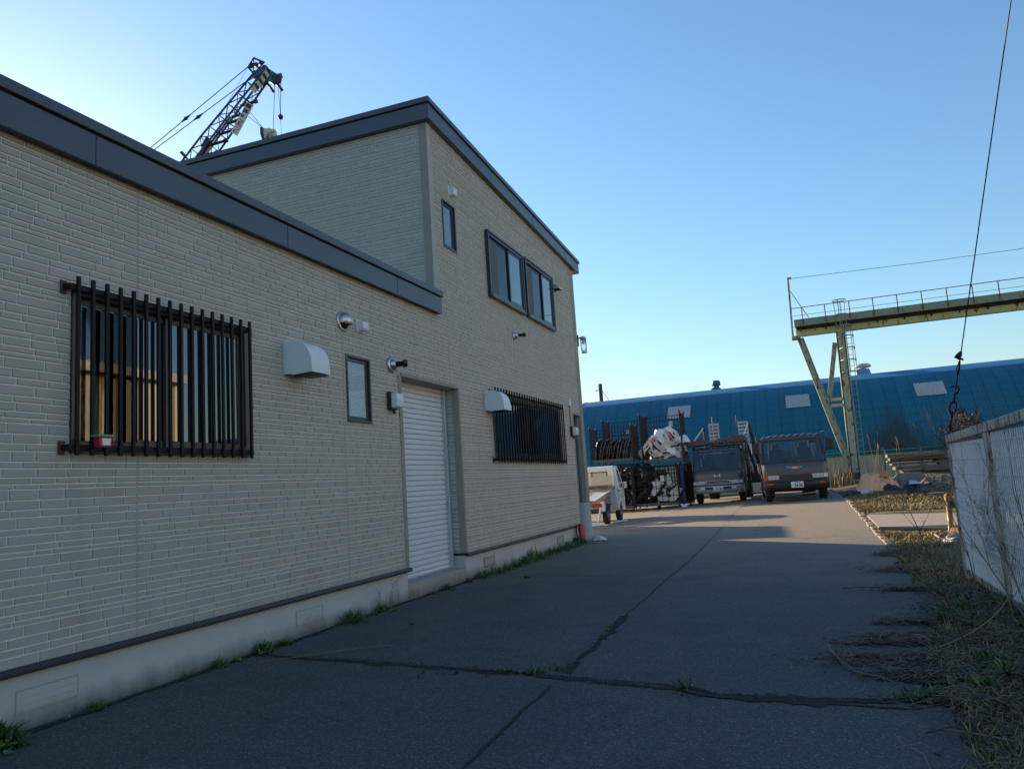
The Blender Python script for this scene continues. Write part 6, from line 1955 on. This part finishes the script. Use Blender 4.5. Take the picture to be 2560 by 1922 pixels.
for k in range(1700):
    cx, cy, rx, ry = rg.choice(TONG)
    x = cx + rg.gauss(0, rx * .5); y = cy + rg.gauss(0, ry * .6)
    L = rg.uniform(.06, .34); a = rg.gauss(0, .6) if rg.random() < .2 else rg.uniform(0, 6.28)
    pts = []
    for q in range(4):
        pts.append((x, y, soil_z(x, y) + .012 + rg.uniform(0, .05)))
        a += rg.uniform(-.9, .9); x += math.cos(a) * L / 3; y += math.sin(a) * L / 3
    kk = rg.uniform(.5, 1.6)
    b.tube(pts, [.0026, .0024, .002, .001], 3, 0, False, (kk * 1.2, kk * 1.25, kk * 1.35))
tag(b.build('dead_litter', M['dead'], loc=(0, 0, 0)), 'tangle of dead twigs and brown leaves spilling over the asphalt edge', 'litter', kind='stuff')
# dirt tongues beneath
b = MB(); b.keep = True
for cx, cy, rx, ry in TONG:
    n = 26
    vs = [(cx, cy, soil_z(cx, cy) + .006)]
    for k in range(n):
        a = 2 * math.pi * k / n
        r1 = rg.uniform(.55, 1.05)
        x, y = cx + rx * r1 * math.cos(a), cy + ry * r1 * math.sin(a)
        vs.append((x, y, soil_z(x, y) + .005))
    b.add(vs, [(0, 1 + k, 1 + (k + 1) % n) for k in range(n)])
tag(b.build('soil', M['soil'], loc=(0, 0, 0)), kind='structure')

def branch_tube(b, p, d, L, r, depth, spread, tn, droop=.0, kids=(3, 5), n=5):
    pts = [Vector(p)]; d = Vector(d).normalized()
    segs = 6
    for k in range(segs):
        d = (d + Vector((rg.gauss(0, .07), rg.gauss(0, .07), rg.gauss(0, .05) - droop))).normalized()
        pts.append(pts[-1] + d * L / segs)
    b.tube(pts, [r * (1 - .8 * k / segs) for k in range(segs + 1)], n, 0, False, tn)
    if depth > 0:
        for k in range(rg.randint(*kids)):
            i = rg.randint(1, segs - 1)
            dd = (d + Vector((rg.gauss(0, spread), rg.gauss(0, spread), rg.gauss(.1, spread * .6)))).normalized()
            branch_tube(b, pts[i], dd, L * rg.uniform(.3, .6), r * .5, depth - 1, spread, tn, droop, kids, 3)
    elif L < .5:
        for k in range(7):          # dry seed heads
            q = pts[rg.randint(2, segs)]
            s_ = rg.uniform(.002, .0048)
            o = Vector((rg.gauss(0, .015), rg.gauss(0, .015), rg.gauss(0, .015)))
            b.add([q + o + Vector((-s_, 0, 0)), q + o + Vector((0, s_ * .5, s_)), q + o + Vector((s_, 0, 0)), q + o + Vector((0, -s_ * .5, -s_))], [(0, 1, 2, 3)], 0, False, tn)
DW = [((6.35, 7.9, 0), (-.10, .25, 1.0), 1.5, 'tall thin dead stalk leaning left in front of the grid fence corner', .006, 1),
      ((6.52, 6.9, .02), (.02, .55, .60), 1.9, 'dead branching weed arching across the far panel of the grid fence', .006, 2),
      ((6.48, 6.2, .02), (.06, .10, .95), 1.35, 'dead upright bushy weed in front of the near grid panel', .006, 2),
      ((6.40, 5.9, .02), (-.05, .70, .45), 2.0, 'dead weed bending low over the foot of the grid fence', .007, 2),
      ((6.50, 7.4, .02), (.03, .30, .55), 1.0, 'small dead weed with seed heads at the middle of the grid fence', .004, 2)]
for (p, d, L, lab, r, dep) in DW:
    t = thing('dead_weed', lab, 'dead plant', p, 0, 'dead weeds in front of the grid fence')
    b = MB(); b.keep = True
    branch_tube(b, p, d, L, r, dep, .34, (rg.uniform(.9, 1.3),) * 3, .02, (5, 8)); b.build('stem', M['dead'], t)
# thin dark stem arching in the middle right
t = thing('dead_weed', 'single dark thin stalk with side twigs at the asphalt edge left of the grid fence', 'dead plant', (5.98, 6.3, 0), 0, 'dead weeds in front of the grid fence')
b = MB(); b.keep = True
main = [(5.98, 6.3, 0), (5.93, 6.5, .25), (5.90, 6.9, .55), (5.89, 7.4, .80), (5.86, 7.8, 1.02), (5.84, 8.0, 1.2)]
b.tube(main, [.006, .006, .005, .004, .003, .0015], 5, 0, False, (.35, .33, .3))
for i, dd in ((3, (-.3, .3, .4)), (3, (.35, .2, .5)), (4, (-.4, .1, .5)), (4, (.25, .3, .7)), (2, (.3, .2, .4)), (5, (.1, .2, .5))):
    branch_tube(b, main[i], dd, .28, .0028, 1, .3, (.4, .36, .34), 0, (2, 4))
b.build('stem', M['dead'], t)
# fallen sticks on the asphalt edge
ST = [((5.05, 6.55), (5.20, 5.75), .018, 'curved pale stick lying across the dead twigs at the asphalt edge'), ((5.15, 5.95), (5.62, 5.55), .010, 'thin dark straight stick lying on the asphalt at the edge of the litter'), ((5.45, 5.55), (5.9, 5.75), .014, 'dark stick slanting out of the litter'), ((5.5, 4.62), (5.95, 4.45), .012, 'pale straw-coloured stick near the bottom corner'), ((5.45, 4.55), (5.62, 4.85), .010, 'short stick propped at the asphalt edge near the bottom corner'),
      ((5.72, 6.4), (6.55, 7.6), .012, 'long pale stick leaning from the litter towards the grid fence'), ((4.75, 6.2), (5.1, 6.05), .004, 'thin curved wisp of straw lying on the asphalt'), ((5.3, 9.6), (5.9, 9.5), .010, 'thin dark stick lying on the asphalt further along the edge')]
for (p, q, r, lab) in ST:
    b = MB(); p, q = Vector((*p, 0)), Vector((*q, 0)); pts = []
    side_ = Vector((-(q - p).y, (q - p).x, 0)).normalized(); bw = rg.uniform(-.06, .06)
    for k in range(7):
        u = k / 6; c = p.lerp(q, u) + side_ * bw * math.sin(math.pi * u) * 2; lift = .22 * u if 'leaning' in lab else .02 * math.sin(math.pi * u)
        pts.append((c.x, c.y, soil_z(c.x, c.y) + r + .006 + lift))
    b.tube(pts, [r * .5 * (1 - .4 * k / 6) for k in range(7)], 6, 0, True, (1.5, 1.45, 1.4) if 'pale' in lab or 'straw' in lab else (.5, .45, .42))
    tag(b.build('fallen_stick', M['dead']), lab, 'stick')
# leafy weeds
def weed(x, y, h, n, label, green=True, z=None, spread=.5, name='weed_plant', w=.015):
    b = MB(); b.keep = True
    z = soil_z(x, y) if z is None else z
    for k in range(n):
        a = rg.uniform(0, 6.28); L = h * rg.uniform(.6, 1.15); el = rg.uniform(.35, 1.25)
        x0, y0 = x + rg.gauss(0, spread * h * .35), y + rg.gauss(0, spread * h * .35)
        d = Vector((math.cos(a) * math.cos(el), math.sin(a) * math.cos(el), math.sin(el)))
        s = Vector((-math.sin(a), math.cos(a), 0)) * w * rg.uniform(.6, 1.2)
        p0 = Vector((x0, y0, z - .01)); p1 = p0 + d * L * .5; p2 = p1 + (d + Vector((0, 0, -.5))) * L * .5
        tn = tint_green() if green and rg.random() < .88 else tint_straw()
        b.add([p0 - s * .3, p0 + s * .3, p1 + s, p1 - s, p2 + s * .1, p2 - s * .1], [(0, 1, 2, 3), (3, 2, 4, 5)], 0, True, tn)
        if n > 40 and h > .11:     # notched side leaflets
            for q in range(3):
                pc = p0.lerp(p2, .3 + .2 * q); e = Vector((rg.gauss(0, 1), rg.gauss(0, 1), rg.gauss(.3, .5))).normalized() * w * 1.6
                f = e.cross(d).normalized() * w * .6
                b.add([pc, pc + e * .6 + f, pc + e * 1.2, pc + e * .6 - f], [(0, 1, 2, 3)], 0, False, tn)
    return tag(b.build(name, M['leaf']), label, 'weed', 'weeds along the foot of the building')
WL = [(.14, 3.46, .22, 170, 'large leafy green weed in the left bottom corner at the foundation'), (.07, 4.28, .12, 46, 'low leafy weed beside the nearest foundation vent'), (.06, 4.05, .06, 26, 'tiny weed under the nearest foundation vent'), (.05, 5.15, .07, 24, 'tiny tuft between the nearest foundation vent and the long crack'), (.06, 5.55, .12, 34, 'tuft of weed just short of the long crack'), (.06, 5.75, .07, 24, 'little brown-green tuft beside the long crack'), (.08, 6.12, .13, 60, 'spreading weed where the long crack meets the wall'), (.06, 6.45, .12, 26, 'upright tuft just beyond the long crack'),
      (.10, 7.62, .22, 90, 'dark leafy weed by the second foundation vent'), (.06, 8.35, .13, 40, 'small weed near the left end of the door step'), (.08, 8.1, .06, 18, 'low sprig between the dark leafy weed and the door step'), (.10, 10.1, .16, 50, 'clump of weed in front of the shutter step'), (.07, 9.7, .08, 24, 'small tuft at the left end of the shutter step'), (.10, 10.85, .11, 40, 'low weed at the right end of the shutter step'), (.9, 11.2, .08, 40, 'flat weed on the asphalt out from the shutter'), (.9, 7.5, .05, 24, 'flat sprig in a shallow dip of the asphalt')]
for x, y, h, n, lab in WL: weed(x, y, h * rg.uniform(.8, 1.2), int(n * 1.5), lab, True, None, rg.uniform(.4, .8), 'weed_plant', rg.choice([.007, .011, .015, .018]))
for k in range(13):
    y = 11.3 + k * .47 + rg.uniform(-.1, .1)
    weed(.10 + rg.uniform(0, .12), y, rg.uniform(.14, .26), 60, ['short grassy tuft in the weedy strip under the long barred window', 'tall grassy tuft in the weedy strip under the long barred window'][0], True, None, .9, 'grass_tuft', .009)
weed(.08, 17.0, .30, 70, 'leafy weed beside the red fire extinguisher'); weed(.06, 13.9, .45, 40, 'taller brown-tipped weed against the foundation under the long bars', False, None, .3)
for (x, y, h, n, lab) in ((2.95, 5.62, .09, 90, 'mossy grass tuft where the two cracks meet'), (2.72, 5.64, .05, 70, 'low mossy grass left of the crack crossing'), (3.12, 5.72, .08, 40, 'small grass tuft at the foot of the lengthwise crack'), (4.12, 5.30, .11, 40, 'grass tuft with a tall dry stalk in the long crack'), (3.5, 5.44, .04, 26, 'tiny tuft in the long crack right of the crossing'), (3.18, 6.85, .04, 40, 'dark moss clump at the near end of the lengthwise crack gap'), (3.17, 7.2, .05, 44, 'mossy tuft in the middle of the lengthwise crack'), (3.15, 7.55, .05, 40, 'second mossy tuft further up the lengthwise crack'), (3.15, 7.95, .05, 30, 'far mossy tuft in the lengthwise crack'), (3.14, 8.25, .04, 24, 'farthest small moss clump in the lengthwise crack'), (5.55, 5.22, .13, 70, 'leafy plantain at the right end of the long crack')):
    weed(x, y, h, n, lab, True, None, 1.3, 'grass_tuft', .007)
b = MB(); b.tube([(4.13, 5.30, 0), (4.12, 5.31, .14), (4.115, 5.3, .28)], [.002, .002, .001], 4, 0, True, (1.8, 1.7, 1.5)); tag(b.build('dry_stalk', M['dead']), 'single dry upright stalk in the tuft of the long crack', 'stalk')
for k in range(3):     # thin dry stems by the second vent
    y = 8.3 + .22 * k
    b = MB(); b.keep = True; branch_tube(b, (.05, y, 0), (.05, .1, 1), .34, .002, 1, .3, (.5, .5, .45), 0, (3, 5)); tag(b.build('dry_stalk', M['dead']), 'thin dry seed stalk against the foundation left of the shutter step', 'stalk', 'dry stalks by the shutter step')
for p, q, lab in (((.55, 5.98), (1.28, 6.45), 'long pale reed stalk lying by the wall end of the crack'), ((.35, 5.7), (.95, 6.2), 'reddish straw lying by the wall end of the crack'), ((.18, 8.0), (.14, 8.9), 'thin pale stick lying along the foundation'), ((.35, 11.9), (.7, 13.2), 'bent pale stick lying beside the weedy strip')):
    b = MB(); b.tube([(*p, .012), ((p[0] + q[0]) / 2 + .02, (p[1] + q[1]) / 2, .016), (*q, .012)], .0032, 5, 0, True, (1.5, 1.25, 1.15)); tag(b.build('fallen_stick', M['dead']), lab, 'stick')
# scraps at the fire extinguisher
b = MB(); b.tube([(.2, 17.0, .01), (.35, 16.8, .02), (.6, 16.9, .015), (.75, 17.2, .02), (.55, 17.5, .03), (.3, 17.5, .02)], .012, 6); tag(b.build('loose_cable', M['black_plastic']), 'loop of black cable lying in front of the red fire extinguisher', 'cable')
heap('crumpled_plastic', M['pale_sheet'], .42, 17.75, .0, .20, .16, .14, 31, 'crumpled clear plastic scrap at the foot of the grey pipe guard', 'plastic scrap', .35)
# green and bluish mugwort at the fence foot
for k in range(60):
    x = rg.uniform(5.8, 6.6); y = rg.uniform(4.2, 9.2)
    if x < edge_x(y) + .1: x = edge_x(y) + .15
    o = weed(x, y, rg.uniform(.06, .17), rg.randint(24, 60), 'low grey-green mugwort sprouting in the litter along the grid fence', True, None, .5, 'mugwort', .011)
    o['group'] = 'mugwort along the grid fence'
# reeds by the cream fence and the bush against the shed
for k in range(26):
    x = rg.choice([rg.uniform(8.3, 12.6), rg.uniform(8.3, 8.9), rg.uniform(5.9, 7.2)]); y = rg.uniform(40, 43)
    b = MB(); h = rg.uniform(1.2, 2.6) if x > 8 else rg.uniform(.6, 1.2)
    z = soil_z(x, y); p = [(x, y, z), (x + rg.uniform(-.08, .08), y, z + h * .5), (x + rg.uniform(-.2, .2), y, z + h)]
    b.tube(p, [.009, .008, .004], 4, 0, True, (2.0, 2.1, 2.0)); b.tube([p[2], (p[2][0] + .03, y, p[2][2] - .22)], [.018, .008], 4, 0, True, (1.7, 1.8, 1.8))
    tag(b.build('dry_reed', M['dead']), 'tall pale dry reed standing in front of the cream fence', 'reed', 'dry reeds by the cream fence')
for k in range(5):
    x = 5.95 + .32 * k; b = MB(); b.keep = True
    for q in range(34):
        blade(b, x + rg.uniform(-.2, .2), 40.5 + rg.gauss(0, .5), soil_z(x, 40.5), rg.uniform(.5, 1.0), (1.5 * rg.uniform(.7, 1.3), 1.0, 1.0), .5, .015)
    tag(b.build('dry_grass_clump', M['blade']), 'reddish dry grass clump between the right-hand truck and the gantry footing', 'grass clump', 'dry grass by the gantry footing')
t = thing('bare_bush', 'dark bare twiggy bush against the blue shed behind the grid fence', 'bush', (12.9, 44.6, .4))
M['bush'] = leaf_mat('dark_bush_leaf', (.055, .045, .04))
b = MB(); b.keep = True
for k in range(9):
    branch_tube(b, (12.9 + rg.gauss(0, .15), 44.6 + rg.gauss(0, .15), .4), (rg.gauss(0, .35), rg.gauss(0, .3), 1), rg.uniform(2.4, 3.5), .03, 2, .45, (.5, .45, .45), .0, (4, 7))
b.build('branch', M['dead'], t)
b = MB(); b.keep = True
for k in range(4600):
    a = rg.uniform(0, 6.28); u = rg.random() ** .5; z = rg.uniform(1.4, 3.85)
    rad = 1.15 * math.sqrt(max(0, 1 - ((z - 2.3) / 1.75) ** 2)) * u
    x, y, s_ = 13.0 + rad * math.cos(a), 44.6 + rad * .8 * math.sin(a), rg.uniform(.02, .05)
    if math.sin(5 * x) + math.sin(4.3 * z + 2) + math.sin(3 * x - 4 * z) < -1.0: continue
    n_ = Vector((rg.gauss(0, 1), rg.gauss(0, 1), rg.gauss(0, 1))).normalized(); e = n_.orthogonal().normalized() * s_; f = n_.cross(e)
    kk = rg.uniform(.5, 1.3); p = Vector((x, y, z)); b.add([p - e, p + f, p + e, p - f], [(0, 1, 2, 3)], 0, False, (kk * 1.3, kk, kk))
b.build('foliage', M['bush'], t)
# cream warehouse across the yard, mirrored in the barred window
t = thing('cream_warehouse', 'tall cream corrugated warehouse on the far right, mirrored in the barred window', 'warehouse', (25, 22, 0))
M['cream_wall'] = mat('cream_corrugated_wall', (.46, .42, .31), .6, var=.08)
b = MB(); b.keep = True
y = 2.0
prof = []
while y < 27.6:
    prof += [(22.0, y), (22.0, y + .2), (22.07, y + .24), (22.07, y + .36), (22.0, y + .4)]
    y += .4
vs = [(p[0], p[1], z) for p in prof for z in (0, 7.2)]
b.add(vs, [(2 * i, 2 * i + 1, 2 * i + 3, 2 * i + 2) for i in range(len(prof) - 1)])
b.box(22.1, 30, 2, 27.6, 0, 7.2); b.build('wall', M['cream_wall'], t)
b = MB(); b.box(21.6, 30.4, 1.6, 28.0, 7.2, 7.6); b.build('roof', M['fascia'], t)
b = MB(); b.box(21.9, 21.99, 17, 20.5, .0, 4.0); b.build('door', M['gantry_dark'], t)
